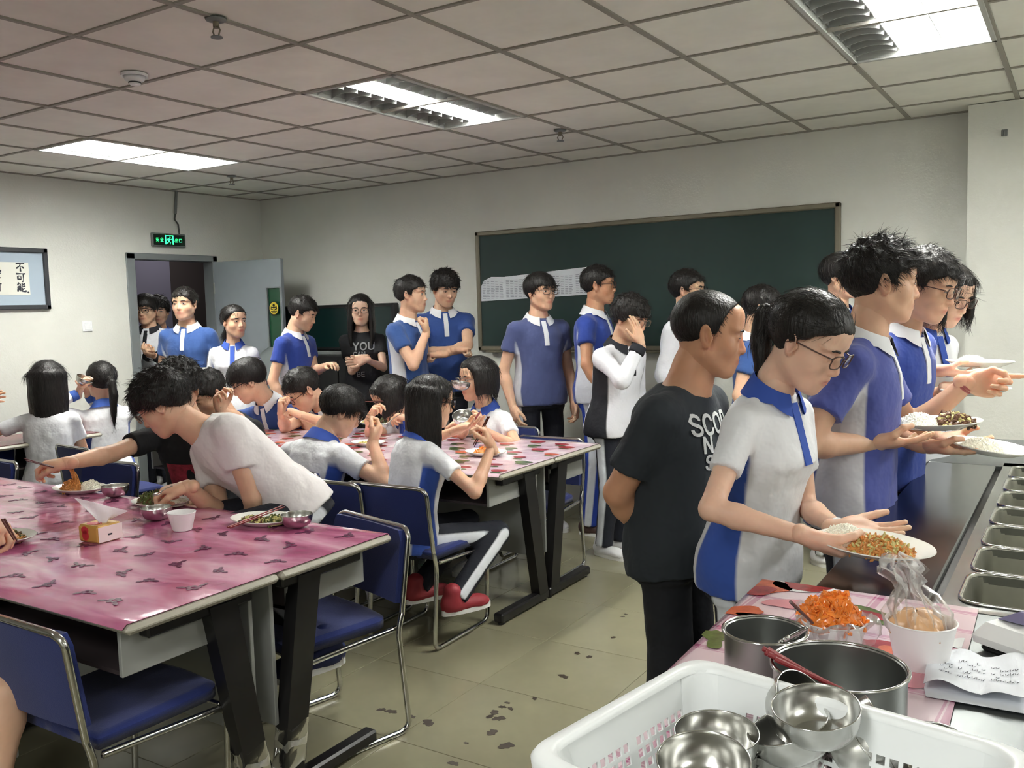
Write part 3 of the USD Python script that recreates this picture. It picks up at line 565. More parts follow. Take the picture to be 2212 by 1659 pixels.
ZB = {'short': [(-.13, -.070), (-.07, -.062), (-.03, -.030), (-.012, .004), (.012, .004), (.022, -.006), (.032, .022), (.05, .034), (.075, .048), (.1, .054)],
      'man': [(-.13, -.066), (-.07, -.060), (-.03, -.030), (-.012, .006), (.012, .002), (.02, .0), (.03, .045), (.045, .075), (.06, .090), (.1, .1)],
      'bowl': [(-.13, -.066), (-.07, -.058), (-.03, -.028), (-.012, -.004), (.015, -.010), (.03, .008), (.05, .026), (.075, .034), (.1, .036)],
      'girl': [(-.13, -.080), (-.07, -.072), (-.03, -.045), (-.018, -.020), (.005, .014), (.02, .020), (.035, .038), (.055, .050), (.075, .064), (.1, .070)]}
def hair_mesh(style, h, g, seed):
    """hair over the head's own axes; g = the way down in those axes"""
    r = np.random.default_rng(seed); q = Fld()
    zb = ZB[{'short': 'short', 'spiky': 'short', 'man': 'man', 'bowl': 'bowl', 'fluffy': 'bowl'}.get(style, 'girl')]
    X, Z = np.array(zb).T
    c, rad = V(-.012, 0, .034), {'man': V(.101, .084, .088), 'spiky': V(.110, .088, .096), 'fluffy': V(.116, .100, .102), 'bowl': V(.113, .095, .096)}.get(style, V(.108, .088, .093))
    def cap(p):
        u = (p - c) / rad; k0 = np.linalg.norm(u, axis=1); k1 = np.linalg.norm(u / rad, axis=1); d = k0 * (k0 - 1) / (k1 + 1e-9)
        wave = .006 * np.sin(p[:, 1] * 190 + 3 * np.sin(p[:, 1] * 60)) if style in ('bowl', 'fluffy', 'spiky', 'short') else 0
        return np.maximum(d, (np.interp(p[:, 0], X, Z) - p[:, 2] + wave * (p[:, 0] > .03)) * .85)
    q.add(cap, c - rad - .01, c + rad + .01, .012)
    if style in ('spiky', 'short', 'fluffy'):
        for i in range({'spiky': 190, 'short': 110, 'fluffy': 150}[style]):
            a, e = r.uniform(-PI, PI), r.uniform(.25, 1.5); n = V(math.cos(a) * math.cos(e), math.sin(a) * math.cos(e), math.sin(e)); s = c + n * rad * .95
            if s[2] < np.interp(s[0], X, Z) + .01: continue
            L = {'spiky': .018, 'short': .010, 'fluffy': .014}[style] * r.uniform(.6, 1.3)
            d = unit(n + V(.45, 0, .25) * r.uniform(.3, 1) + r.normal(0, .25, 3)); q.cone(s, s + d * L, .009, .0025, .006)
    if style in ('long', 'bob', 'loose'):
        ln = {'long': .30, 'bob': .135, 'loose': .36}[style]; a0 = {'long': 88, 'bob': 62, 'loose': 60}[style]
        for a in np.radians(np.linspace(a0, 360 - a0, 19)):
            n = V(math.cos(a), math.sin(a), 0); s = c + n * rad * V(.86, .9, 0) + V(0, 0, .01)
            side = abs(math.sin(a)); L = ln * (1 - .12 * side + r.uniform(-.05, .05)); P = [s]
            out = unit(n - g * (n @ g)) if abs(n @ g) < .95 else n
            for k in range(1, 7):
                t = k / 6; P.append(s + g * L * t + n * (.012 * math.sin(t * 3)) + out * (-.012 + .018 * t) * t)
            q.chain(P, .021 - .0016 * np.arange(7), .016)
    if style == 'pony':
        s = V(-.112, 0, .02); P = [s, s + V(-.035, 0, .004) + g * .02, s + V(-.045, 0, 0) + g * .09, s + V(-.035, 0, 0) + g * .20, s + V(-.028, 0, 0) + g * .31]
        q.chain(P, [.016, .023, .027, .020, .004], .012)
    if style == 'lowpony':
        s = V(-.100, 0, -.045); P = [s, s + V(-.03, 0, 0) + g * .05, s + V(-.03, 0, 0) + g * .13, s + V(-.02, 0, 0) + g * .22]
        for k in range(3): q.cone(P[k], P[k + 1], (.020, .026, .022)[k], (.026, .022, .006)[k], .012)
    if style in ('long', 'bob', 'fringe'):
        for y in np.linspace(-.055, .055, 9):                      # a parted fringe swept to the sides
            s = V(.066 - abs(y) * .25, y * .75, .092 - abs(y) * .2); e = V(.072 - abs(y) * .55, y * 1.25 + np.sign(y + 1e-6) * .008, .045 - abs(y) * .35)
            q.cone(s, e, .012, .006, .010)
    t = net(q, *q.bounds(), h); t = relax(t, 1); v = np.asarray(t.vertices); nr = np.asarray(t.vertex_normals)
    flow = {'spiky': V(70, 70, 40), 'short': V(70, 70, 40), 'fluffy': V(55, 55, 45), 'man': V(90, 90, 60)}.get(style, V(95, 95, 16))
    v = v + nr * ((meshkit.fbm(v * flow + seed * 7.1, 3, seed) - .5) * {'spiky': .007, 'short': .005, 'fluffy': .010, 'man': .003}.get(style, .005))[:, None]
    return tm(v, t.faces)
def strands(path, mesh, style, g, n, wid, seed, out):
    """fine hairs that lie along the hair's surface, as curves"""
    r = np.random.default_rng(seed + 400); pts, fi = trimesh.sample.sample_surface(mesh, n, seed=seed); nr = np.asarray(mesh.face_normals)[fi]
    keep = ((pts[:, 2] > -.075) | np.isin(style, ('long', 'bob', 'loose', 'pony', 'lowpony'))) & ((nr @ g < .25) | (pts[:, 2] > 0)); pts, nr = pts[keep], nr[keep]
    crown = V(-.05, 0, .125); away = unit(pts - crown)
    if style in ('spiky', 'short', 'fluffy', 'man'): d = V(.55, 0, .0) + away * .7 + g * .25; L, lift = {'spiky': (.034, .42), 'short': (.026, .22), 'fluffy': (.030, .36), 'man': (.020, .12)}[style]
    elif style in ('pony', 'lowpony'):
        tie = V(-.112, 0, .02) if style == 'pony' else V(-.100, 0, -.045); d = np.where((pts[:, :1] > -.12), unit(tie - pts), g[None]); L, lift = .05, .03
    elif style == 'bowl': d = away + g * .5 + V(.2, 0, 0); L, lift = .045, .06
    else: d = g * 1.2 + np.stack([-.2 + 0 * pts[:, 0], np.sign(pts[:, 1]) * .5 * (pts[:, 2] > .06), 0 * pts[:, 0]], 1); L, lift = .07, .03
    d = d + r.normal(0, .16, d.shape); d = unit(d - nr * (d * nr).sum(1, keepdims=True)); L = L * r.uniform(.6, 1.25, (len(pts), 1)); p = pts - nr * .003; P = [p]; dd = unit(d + nr * lift * r.uniform(.4, 1.3, (len(pts), 1)))
    for k in range(4):
        p = p + dd * L / 4; P.append(p); dd = unit(dd - nr * (L / 4) / .095 * (.9 if lift < .2 else .5) + g * .02)
    Pn = out(np.stack(P, 1).reshape(-1, 3)); c = UsdGeom.BasisCurves.Define(stage, path); c.CreateTypeAttr('linear'); c.CreateCurveVertexCountsAttr(Vt.IntArray.FromNumpy(np.full(len(pts), 5, np.int32))); c.CreatePointsAttr(Vt.Vec3fArray.FromNumpy(Pn.astype(np.float32)))
    w = np.tile(np.array([1., 1., .9, .7, .25]) * wid, len(pts)); c.CreateWidthsAttr(Vt.FloatArray.FromNumpy(w.astype(np.float32))); c.SetWidthsInterpolation('vertex'); UsdShade.MaterialBindingAPI.Apply(c.GetPrim()).Bind(LOOK['hair_strand']); put(c.GetPrim(), None, None, None, 'stuff')
def rim(cy, w, hgt, r):
    a = np.linspace(0, 2 * PI, 28, endpoint=False); c, s = np.cos(a), np.sin(a)
    y = np.sign(c) * np.abs(c) ** .62 * w; z = np.sign(s) * np.abs(s) ** .62 * hgt
    return np.stack([.1015 - .35 * (np.abs(cy + y) - .03).clip(0, None) ** 1.15, cy + y, z + .001], 1)

class Torso:
    """a trunk: elliptic sections along a bent spine from the pelvis P to the base of the neck N; lp, lc = leftward at hips and shoulders"""
    def __init__(s, P, N, lp, lc, bend, tab):
        s.P, s.N, s.B, s.lp, s.lc = P, N, (P + N) / 2 + bend, lp, lc; s.L = np.linalg.norm(N - P); s.tab = np.array(tab)
    def c(s, t):
        t = np.asarray(t, float)[..., None]; k = np.clip(t, 0, 1.0)
        q = (1 - k) ** 2 * s.P + 2 * k * (1 - k) * s.B + k * k * s.N
        return q + np.where(t < 0, t * 2 * (s.B - s.P), 0) + np.where(t > 1, (t - 1) * 2 * (s.N - s.B), 0)
    def tan(s, t):
        k = np.clip(np.asarray(t, float), 0, 1)[..., None]; return unit(2 * (1 - k) * (s.B - s.P) + 2 * k * (s.N - s.B))
    def axes(s, t):
        k = np.clip(np.asarray(t, float), 0, 1)[..., None]; k = k * k * (3 - 2 * k); u = s.tan(t); l = s.lp * (1 - k) + s.lc * k
        l = unit(l - u * (l * u).sum(-1, keepdims=True)); return np.cross(l, u), l, u
    def local(s, p):
        t = (p - s.P) @ (s.N - s.P) / s.L ** 2
        for i in range(2): t = t + ((p - s.c(t)) * s.tan(t)).sum(-1) / s.L
        f, l, u = s.axes(t); q = p - s.c(t); return t, (q * f).sum(-1), (q * l).sum(-1)
    def rad(s, t, off=0.):
        T, W, F, B = s.tab.T[:4]; o = np.interp(t, [-.25, .1, .5, .85, 1.0], np.array([2.3, 1.6, 1.1, .8, .35])) * off
        return np.interp(t, T, W) + o, np.interp(t, T, F) + o, np.interp(t, T, B) + o
    def shape(s, off, t0, t1):
        def f(p):
            t, a, b = s.local(p); W, F, B = s.rad(t, off); D = np.where(a > 0, F, B)
            k = ((np.abs(b) / W) ** 2.3 + (np.abs(a) / D) ** 2.3) ** (1 / 2.3); d = (k - 1) * np.minimum(W, D)
            return np.maximum(np.maximum(d, (t - t1) * s.L), (t0 - t) * s.L)
        e = np.vstack([s.c(np.linspace(t0, t1, 6))]); return f, e.min(0) - .26, e.max(0) + .26
    def front(s, t, y, off):
        """the point of the chest's surface at spine parameter t and y metres to the wearer's left"""
        t, y = np.broadcast_arrays(np.asarray(t, float), np.asarray(y, float)); W, F, B = s.rad(t, off); f, l, u = s.axes(t)
        a = F * np.clip(1 - (np.abs(y) / W) ** 2.3, 0, 1) ** (1 / 2.3); return s.c(t) + f * a[..., None] + l * y[..., None]
    def back(s, t, y, off):
        t, y = np.broadcast_arrays(np.asarray(t, float), np.asarray(y, float)); W, F, B = s.rad(t, off); f, l, u = s.axes(t)
        a = B * np.clip(1 - (np.abs(y) / W) ** 2.3, 0, 1) ** (1 / 2.3); return s.c(t) - f * a[..., None] + l * y[..., None]
TAB = {'m': [(-.3, .150, .100, .110), (-.1, .166, .105, .122), (0, .166, .106, .122), (.25, .148, .106, .096), (.45, .152, .110, .102), (.62, .164, .114, .110), (.76, .166, .102, .110), (.85, .138, .082, .098), (.92, .096, .066, .080), (.98, .068, .058, .064), (1.06, .054, .052, .056)],
       'f': [(-.3, .150, .092, .105), (-.1, .164, .100, .122), (0, .162, .100, .120), (.25, .126, .092, .086), (.45, .132, .104, .088), (.60, .144, .130, .096), (.76, .144, .094, .096), (.85, .116, .074, .086), (.92, .080, .058, .070), (.98, .057, .051, .056), (1.06, .047, .046, .049)],
       'man': [(-.3, .168, .115, .115), (-.1, .182, .130, .128), (0, .182, .135, .128), (.25, .176, .142, .110), (.45, .176, .138, .114), (.62, .184, .132, .124), (.76, .186, .112, .128), (.85, .158, .090, .118), (.92, .115, .074, .098), (.98, .080, .064, .076), (1.06, .062, .058, .064)]}
def ik(a, b, l1, l2, hint):
    d = np.linalg.norm(b - a); m = (l1 + l2) * .995
    if d > m: b = a + (b - a) / d * m; d = m
    d = max(d, abs(l1 - l2) + .02); u = unit(b - a); x = (l1 * l1 - l2 * l2 + d * d) / (2 * d); hgt = math.sqrt(max(l1 * l1 - x * x, 0))
    w = unit(hint - u * (hint @ u)); return a + u * x + w * hgt, b
def cap_cone(a, b, ra, rb):
    a, b = np.asarray(a, float), np.asarray(b, float); L = np.linalg.norm(b - a); u = (b - a) / L
    def f(p):
        q = p - a; t = q @ u; w = np.linalg.norm(q - np.maximum(t, 0)[:, None] * u, axis=1); return np.maximum(w - (ra + (rb - ra) * np.clip(t / L, 0, 1)), t - L)
    R = max(ra, rb); return f, np.minimum(a, b) - R, np.maximum(a, b) + R
def wrinkle(t, amp, fr, seed):
    v = np.asarray(t.vertices); n = np.asarray(t.vertex_normals)
    return tm(v + n * ((meshkit.fbm(v * np.asarray(fr) + seed * 3.7, 3, seed) - .5) * 2 * amp)[:, None], t.faces)
FAR, NEAR = dict(head=.0056, hand=.0050, body=.014, cloth=.0145, hair=.0070), dict(head=.0032, hand=.0032, body=.010, cloth=.0105, hair=.0054)
SEED = [0]
def person(label, head, yaw, kind='m', lean=0, side=0, twist=0, hy=0, hp=0, hr=0, sit=False, s=1., hs=1., L=None, R=None, top='blue', legs='navy', hair='short', glasses=None,
           gaze=0., lod=FAR, skin='skin', tint=None, collar=True, sleeve=.52, hem=-.22, bend=.02, knees=None, ankles=None, shoes='shoe_white', print_=None, group=None, chat=False, lipc=True, panel=None, legvis=True):
    """one person. head = where the middle of the head is; yaw = degrees the body faces (0 = +x); lean forward, side to the left, twist of the chest to the left;
    hy, hp, hr = the head's turn to the left, nod down and tilt against the chest. L, R = dict(to, pose, palm, dir, elbow) for the hands"""
    SEED[0] += 1; sd = SEED[0]; yaw = math.radians(yaw)
    f0 = V(math.cos(yaw), math.sin(yaw), 0); l0 = V(-f0[1], f0[0], 0)
    ln, sn = math.radians(lean), math.radians(side); up = unit(UPV * math.cos(ln) * math.cos(sn) + f0 * math.sin(ln) + l0 * math.sin(sn))
    tw = math.radians(twist); fc = unit(f0 * math.cos(tw) + l0 * math.sin(tw)); lc = unit(np.cross(up, fc)); fcc = np.cross(lc, up)
    k = s * {'m': 1., 'f': .93, 'man': 1.}[kind]; tl = .50 * k
    Rc = np.stack([fcc, lc, up], 1)
    Rh = rotz(yaw + tw + math.radians(hy)) @ roty(math.radians(hp)) @ rotx(math.radians(hr))
    hc = np.asarray(head, float); hk = hs * {'m': 1.09, 'f': 1.06, 'man': 1.13}[kind]
    neck = hc + Rh @ V(-.030, 0, -.112) * hk - up * .032 * k
    pel = neck - up * tl; bendv = -fcc * bend
    T = Torso(pel, neck, l0, lc, bendv, np.array(TAB[kind]) * np.array([1, k, k, k]))
    w = {'m': .172, 'f': .146, 'man': .192}[kind] * k; th = UPV
    t = Thing('person', label, 'person', group, None, (pel[0], pel[1], 0.))
    # arms
    arm = {}; l1, l2 = .285 * k, .250 * k
    for sg, D, nm in ((1, L, 'L'), (-1, R, 'R')):
        sh = T.c(.805) + lc * sg * w + fcc * .004
        if D is None: D = {}
        to = D.get('to'); to = sh + DOWN * .50 * k + f0 * .05 * k + l0 * sg * .06 if to is None else np.asarray(to, float)
        hint = unit(np.asarray(D.get('elbow', -f0 * .8 + l0 * sg * .5 - UPV * .3), float))
        el, wr = ik(sh, to, l1, l2, hint); fd = unit(wr - el)
        hd = unit(np.asarray(D.get('dir', fd), float)); pl = unit(np.asarray(D.get('palm', -l0 * sg), float))
        z = -unit(pl - hd * (pl @ hd)); arm[sg] = (sh, el, wr, np.stack([hd, np.cross(z, hd), z], 1), D.get('pose', 'relax'))
    thin = {'m': 1., 'f': .82, 'man': 1.22}[kind] * k
    B = Fld(); B.add(*T.shape(-.018, -.1, 1.02), .02)
    for sg in (1, -1): B.cone(T.c(.90) + lc * sg * .05 * k, arm[sg][0], .03 * k, .040 * k, .02)
    rn = {'m': .054, 'f': .044, 'man': .066}[kind] * k
    B.cone(T.c(.93), hc + Rh @ V(-.026, 0, -.10) * hk, rn * 1.12, rn, .03).cone(hc + Rh @ V(-.026, 0, -.10) * hk, hc + Rh @ V(-.018, 0, -.03) * hk, rn, rn * .92, .02)
    for sg, (sh, el, wr, HR, pose) in arm.items():
        B.cone(sh, el, .046 * thin, .037 * thin, .02); m = el + (wr - el) * .28
        B.cone(el, m, .0375 * thin, .040 * thin, .015).cone(m, wr, .040 * thin, .0265 * thin, .015).cone(wr, wr + HR[:, 0] * .012, .0262 * thin, .025 * thin, .012)
    body = relax(net(B, *B.bounds(), lod['body']), 2)
    hm = moved(head_mesh(kind, lod['head']), hc, Rh, s=hk); parts = [body, hm]
    for sg, (sh, el, wr, HR, pose) in arm.items():
        q = hand_mesh(pose, lod['hand']); hv = np.asarray(q.vertices) * .97 * k * (1.04 if kind == 'man' else 1.); ff = q.faces
        if sg > 0: hv = hv * V(1, -1, 1); ff = ff[:, ::-1]
        parts.append(moved(tm(hv, ff), wr + HR[:, 0] * .008, HR))
    try:
        mm = [man(q) for q in parts]
        if any(q.status() != m3.Error.NoError or q.is_empty() for q in mm): raise ValueError
        un = mm[0]
        for q in mm[1:]: un = un + q
        bm = tri(un)
    except ValueError:
        bm = cat_(parts)
    hv = (np.asarray(bm.vertices) - hc) @ Rh / hk
    lip = np.clip(1.3 - np.linalg.norm((hv - V(.088, 0, -.0635)) / V(.02, .024, .0105), axis=1), 0, 1)
    ear = np.clip(1.1 - np.abs(np.abs(hv[:, 1]) - .083) / .012, 0, 1) * (np.abs(hv[:, 2] + .006) < .035) * (np.abs(hv[:, 0]) < .03) * .35
    nose = np.clip(1 - np.linalg.norm((hv - V(.1, 0, -.03)) / V(.02, .02, .016), axis=1), 0, 1) * .3
    t.part('body', bm, skin, True, world=True, prim=np.clip(lip * .9 + ear + nose, 0, 1) if lipc else np.zeros(len(hv)))
    place = lambda q: moved(q, hc, Rh, s=hk)
    # eyes and brows
    for sg in (1, -1):
        az = np.linspace(-1, 1, 15); el_ = np.linspace(0, 1, 7); hi = np.interp(gaze, [0, 1], [.0052, .0008]); lo = np.interp(gaze, [0, 1], [-.0042, -.0040])
        lidc = (1 - az ** 2) ** .7; Y = az * .0142; G = np.stack([np.broadcast_to(Y[:, None], (15, 7)), (lo * (1 - az ** 2) ** .9)[:, None] * (1 - el_) + (hi * lidc)[:, None] * el_], -1)
        cx, cy, cz = .0705, sg * .031, .002; G = G + np.array([0, az[0] * 0]); yy, zz = G[..., 0], G[..., 1]
        xx = .0137 * np.sqrt(np.clip(1 - (yy / .0168) ** 2 - (zz / .0117) ** 2, .02, 1)) + .0009
        grid = np.stack([cx + xx, cy + yy, cz + zz], -1)
        ir = (yy + sg * 0) ** 2 + (zz + .0004 + .002 * gaze) ** 2; col = np.where((ir < .0052 ** 2)[..., None], lin((38, 26, 22)), lin((205, 196, 188)))
        q = sheet(grid[::-1] if True else grid, .0006); cc = np.vstack([col[::-1].reshape(-1, 3)] * 2)
        t.part('eye', place(q), 'eye', True, world=True, color=cc)
        lash = np.stack([grid[:, -1, 0] + .0008, grid[:, -1, 1], grid[:, -1, 2] + .0002], 1)
        t.part('eyelash', place(tube(lash, .0011, 5)), 'lash', True, world=True)
        by = np.linspace(.013, .048, 8); bz = .0205 + .004 * np.sin((by - .013) / .035 * 2.2) - .002 * (by > .04)
        xs = np.arange(.105, .03, -.001); gp_ = np.stack(np.broadcast_arrays(xs[None], sg * by[:, None], bz[:, None]), -1)
        dd_ = HEADS[kind](gp_.reshape(-1, 3)).reshape(len(by), -1); bx = xs[np.argmax(dd_ < 0, axis=1)] + .0012
        t.part('eyebrow', place(tm((lambda tt: np.asarray(tt.vertices) * V(1, 1, 1))(q2 := tube(np.stack([bx, sg * by, bz], 1), np.interp(by, [.013, .02, .04, .048], [.0018, .0034, .0028, .001]), 6)), q2.faces)), 'lash', True, world=True)
    # hair
    g = Rh.T @ V(0, 0, -1)
    if hair:
        hm_ = hair_mesh(hair, lod['hair'], g, sd); hp_ = t.part('hair', place(hm_), 'hair', True, world=True)
        strands(hp_ + '/strands', hm_, hair, g, 4200 if lod is NEAR else 1100, .0010 if lod is NEAR else .0017, sd, lambda v: (v * hk) @ Rh.T + hc - t.loc)
        if hair in ('pony', 'lowpony'):
            a = np.linspace(0, 2 * PI, 14, endpoint=False); o = V(-.122, 0, .018) if hair == 'pony' else V(-.108, 0, -.052)
            t.part('hair_tie', place(tube(np.stack([np.full(14, o[0]), np.cos(a) * .02, o[2] + np.sin(a) * .02], 1), .005, 6, True)), 'lash', True, world=True)
    if glasses:
        fr = [tube(rim(sg * .0335, .0255, .0175, 0), .0017 if lod is NEAR else .0022, 6, True) for sg in (1, -1)]
        fr.append(tube([(.1015, .0085, .006), (.1045, 0, .008), (.1015, -.0085, .006)], .0016, 6))
        fr += [tube([(.088, sg * .058, .008), (.06, sg * .072, .008), (.0, sg * .081, .006), (-.018, sg * .081, -.006)], .0019, 6) for sg in (1, -1)]
        gp = t.part('glasses', place(cat_(fr)), glasses, True, world=True, label={'glass_black': 'black framed glasses', 'glass_metal': 'thin metal framed glasses', 'glass_brown': 'brown framed glasses'}[glasses])
        for sg in (1, -1):
            r_ = rim(sg * .0335, .0245, .0165, 0); cc = r_.mean(0); n_ = len(r_)
            t.part('lens', place(tm(np.vstack([r_, cc]), [(i, (i + 1) % n_, n_) for i in range(n_)])), 'lens', False, world=True, under=gp)
    # shirt
    C = Fld(); off = .013 if sleeve < .9 else .020
    C.add(*T.shape(off, hem, .965 if collar else .95), .02); fit = thin
    for sg, (sh, el, wr, HR, pose) in arm.items():
        a0 = T.c(.90) + lc * sg * .062 * k
        if sleeve < .9:
            e = sh + (el - sh) * sleeve; C.cone(a0, sh, .034 * fit, .052 * fit, .03); C.add(*cap_cone(sh, e, .056 * fit, .060 * fit), .03)
        else:
            C.cone(a0, sh, .036 * fit, .058 * fit, .03).cone(sh, el, .060 * fit, .055 * fit, .025); C.add(*cap_cone(el, el + (wr - el) * .93, .056 * fit, .042 * fit), .02)
    shirt = wrinkle(wrinkle(relax(net(C, *C.bounds(), lod['cloth']), 1), .011 if sleeve < .9 else .014, V(9, 9, 4.5), sd), .0035, V(24, 24, 10), sd + 9)
    vv = np.asarray(shirt.vertices); tt, a, b = T.local(vv); W, F_, B_ = T.rad(tt, off); ph = np.arctan2(a / np.where(a > 0, F_, B_), np.abs(b) / W)
    dt = T.shape(off, -1, 1.2)[0](vv); pan = np.minimum(np.minimum((.40 + (max(panel, 0) * 12 if panel else 0) + .16 * np.clip(.6 - tt, 0, 1)) - np.abs(ph + .05), (.70 - tt) * 1.2) * .12, (.016 - dt) * .5)
    t.part('shirt', shirt, LOOK['shirt_' + top], True, world=True, prim=pan if panel is None else pan + min(panel, 0))
    if sleeve >= .9:
        for sg, (sh, el, wr, HR, pose) in arm.items():
            u = unit(wr - el); e = el + (wr - el) * .93
            t.part('cuff', tube([e - u * .05, e - u * .04, e, e + u * .004], [.044 * fit, .050 * fit, .047 * fit, .034 * fit], 14), LOOK['cuff_' + top] if 'cuff_' + top in LOOK else LOOK['shirt_' + top], True, world=True)
    if collar:
        th_ = np.radians(np.linspace(20, 340, 33)); f, l, u = (q for q in T.axes(.97)); base = T.c(.965); sc = rn / .054; rows = []
        def ring(tq, a_, o):
            W, F, B_ = T.rad(tq, off); D = F if math.cos(a_) > 0 else B_; c_, s_ = abs(math.cos(a_)), abs(math.sin(a_))
            r_ = 1 / ((s_ / W) ** 2.3 + (c_ / D) ** 2.3) ** (1 / 2.3); f, l, u = T.axes(tq); d = f * math.cos(a_) + l * math.sin(a_); return T.c(tq) + d * (r_ + o), d, u
        for a_ in th_:
            back = (1 - math.cos(a_)) / 2; tip = max(0., 1 - back * 4)
            q0, d, u = ring(.95, a_, .0); q1, d, u = ring(1.0 + .055 * back - .02 * (1 - back), a_, .007); q2, _, u2 = ring(.935 - .075 * tip - .010 * abs(math.sin(a_)), a_, .0075)
            rows.append([q0, q1, q1 + d * .004 - u * .002, q2 + d * .004, q2 - d * .001])
        gq = np.array(rows); q = sheet(np.concatenate([gq, gq[:, :1]], 1)); t.part('collar', tm(q.vertices, q.faces[:, ::-1]), 'collar_' + top, 50, world=True)
        tp = np.linspace(.60, .93, 9); yy = np.linspace(-.017, .017, 4)
        pl_ = T.front(tp[:, None], yy[None] * 1.0, off + .004); t.part('placket', sheet(pl_, .004), 'collar_' + top, 40, world=True)
    if print_: print_(t, T, off)
    # trousers and shoes
    hw = .088 * k; hips = {sg: pel + l0 * sg * hw - UPV * .02 for sg in (1, -1)}; tops = {}
    if knees is None:
        knees = {sg: (hips[sg] + f0 * .40 * k + l0 * sg * .05 + UPV * (-.02)) if sit else V(*(hips[sg][:2] + f0[:2] * .02), hips[sg][2] * .53) for sg in (1, -1)}
    if ankles is None:
        ankles = {sg: V(*(knees[sg][:2] - f0[:2] * (.05 if sit else .05)), .085) for sg in (1, -1)}
    if legs and legvis:
        Q = Fld(); Q.add(*T.shape(.003, -.26 if not sit else -.2, .08), .03)
        shorts = legs.endswith('short')
        for sg in (1, -1):
            kn = hips[sg] + (knees[sg] - hips[sg]) * (.8 if shorts else 1.)
            Q.cone(hips[sg], kn, .078 * thin ** .5, (.080 if shorts else .066) * thin ** .5, .03)
            if not shorts: Q.add(*cap_cone(knees[sg], ankles[sg] - UPV * .02, .066 * thin ** .5, .056 * thin ** .5), .02)
        tr = wrinkle(relax(net(Q, *Q.bounds(), lod['cloth']), 1), .005, V(12, 12, 8), sd + 50); vv = np.asarray(tr.vertices)
        num_, den_ = np.zeros(len(vv)), np.zeros(len(vv))
        for sg in (1, -1):
            for (A_, B_) in ((hips[sg], knees[sg]), (knees[sg], ankles[sg])):
                u = unit(B_ - A_); tq = np.clip((vv - A_) @ u, 0, np.linalg.norm(B_ - A_)); r_ = vv - A_ - tq[:, None] * u; o = l0 * sg; o = unit(o - u * (o @ u)); dd = np.linalg.norm(r_, axis=1)
                wgt = np.exp(-np.clip(dd, 0, .5) / .006); num_ += wgt * (r_ @ o) / (dd + 1e-9); den_ += wgt
        pan = (num_ / (den_ + 1e-30) - .90) * .12
        t.part('trousers', tr, 'legs_' + legs, True, world=True, prim=pan)
        if shorts:
            for sg in (1, -1):
                Lg = Fld(); m = knees[sg] + (ankles[sg] - knees[sg]) * .3
                Lg.cone(hips[sg] + (knees[sg] - hips[sg]) * .5, knees[sg], .062, .052, .02).cone(knees[sg], m, .050, .054, .02).cone(m, ankles[sg], .052, .036, .02).cone(ankles[sg], ankles[sg] - UPV * .03 + f0 * .03, .036, .034, .02)
                t.part('lower_leg', relax(net(Lg, *Lg.bounds(), lod['body']), 1), skin, True, world=True, prim=None)
        if shoes:
            for sg in (1, -1):
                R_ = np.stack([f0, l0, UPV], 1); shoe(t, V(*ankles[sg][:2], ankles[sg][2] - .085), R_, shoes, k)
    t.T, t.Rh, t.hc, t.arm, t.pel, t.hk = T, Rh, hc, arm, pel, hk
    return t
SHOE = {}
def shoe(t, loc, R_, mat, k=1.):
    """upper and sole of a trainer, heel behind the ankle"""
    if not SHOE:
        q = Fld(); q.ell((-.035, 0, .05), (.05, .038, .05), .03).ell((.06, 0, .035), (.10, .044, .04), .03).ell((.13, 0, .03), (.055, .043, .028), .03).cone((-.02, 0, .05), (-.02, 0, .105), .042, .044, .02)
        f0 = q.__call__; g = lambda p: np.maximum(f0(p), .018 - p[:, 2])
        SHOE['u'] = net(g, *q.bounds(), .008)
        a = np.linspace(0, 2 * PI, 40, endpoint=False); x = .055 + .135 * np.cos(a); y = (.040 + .008 * np.cos(a)) * np.sign(np.sin(a)) * np.abs(np.sin(a)) ** .7
        SHOE['s'] = cat_([extrude(np.stack([x, y], 1), .0, .026)])
    up = t.part('shoe', moved(SHOE['u'], loc, R_, s=k), mat, True, world=True)
    t.part('sole', moved(SHOE['s'], loc, R_, s=k), 'sole_white', 30, world=True, under=up)
    lc = [tube([(.035 + .018 * i, -.026, .072 - .008 * i), (.037 + .018 * i, 0, .083 - .009 * i), (.035 + .018 * i, .026, .072 - .008 * i)], .004, 5) for i in range(4)]
    t.part('laces', moved(cat_(lc), loc, R_, s=k), mat.replace('shoe', 'lace'), True, world=True, under=up)
def chest_text(text, height, t0, y0, mat, bold=True, name='print', slant=0.):
    """lettering that lies on the chest: its left end at y0 metres to the wearer's left, its foot at spine parameter t0"""
    def f(t, T, off):
        q = meshkit.text_mesh(text, height, .0015, bold); v = np.asarray(q.vertices)
        p = T.front(t0 + (v[:, 1] + slant * v[:, 0]) / T.L, y0 + v[:, 0], off + .0045)
        f_, l, u = T.axes(np.full(len(v), t0)); t.part(name, tm(p + f_ * v[:, 2:3], q.faces), mat, False, world=True)
    return f
def several(*fs):
    def f(*a):
        for q in fs: q(*a)
    return f

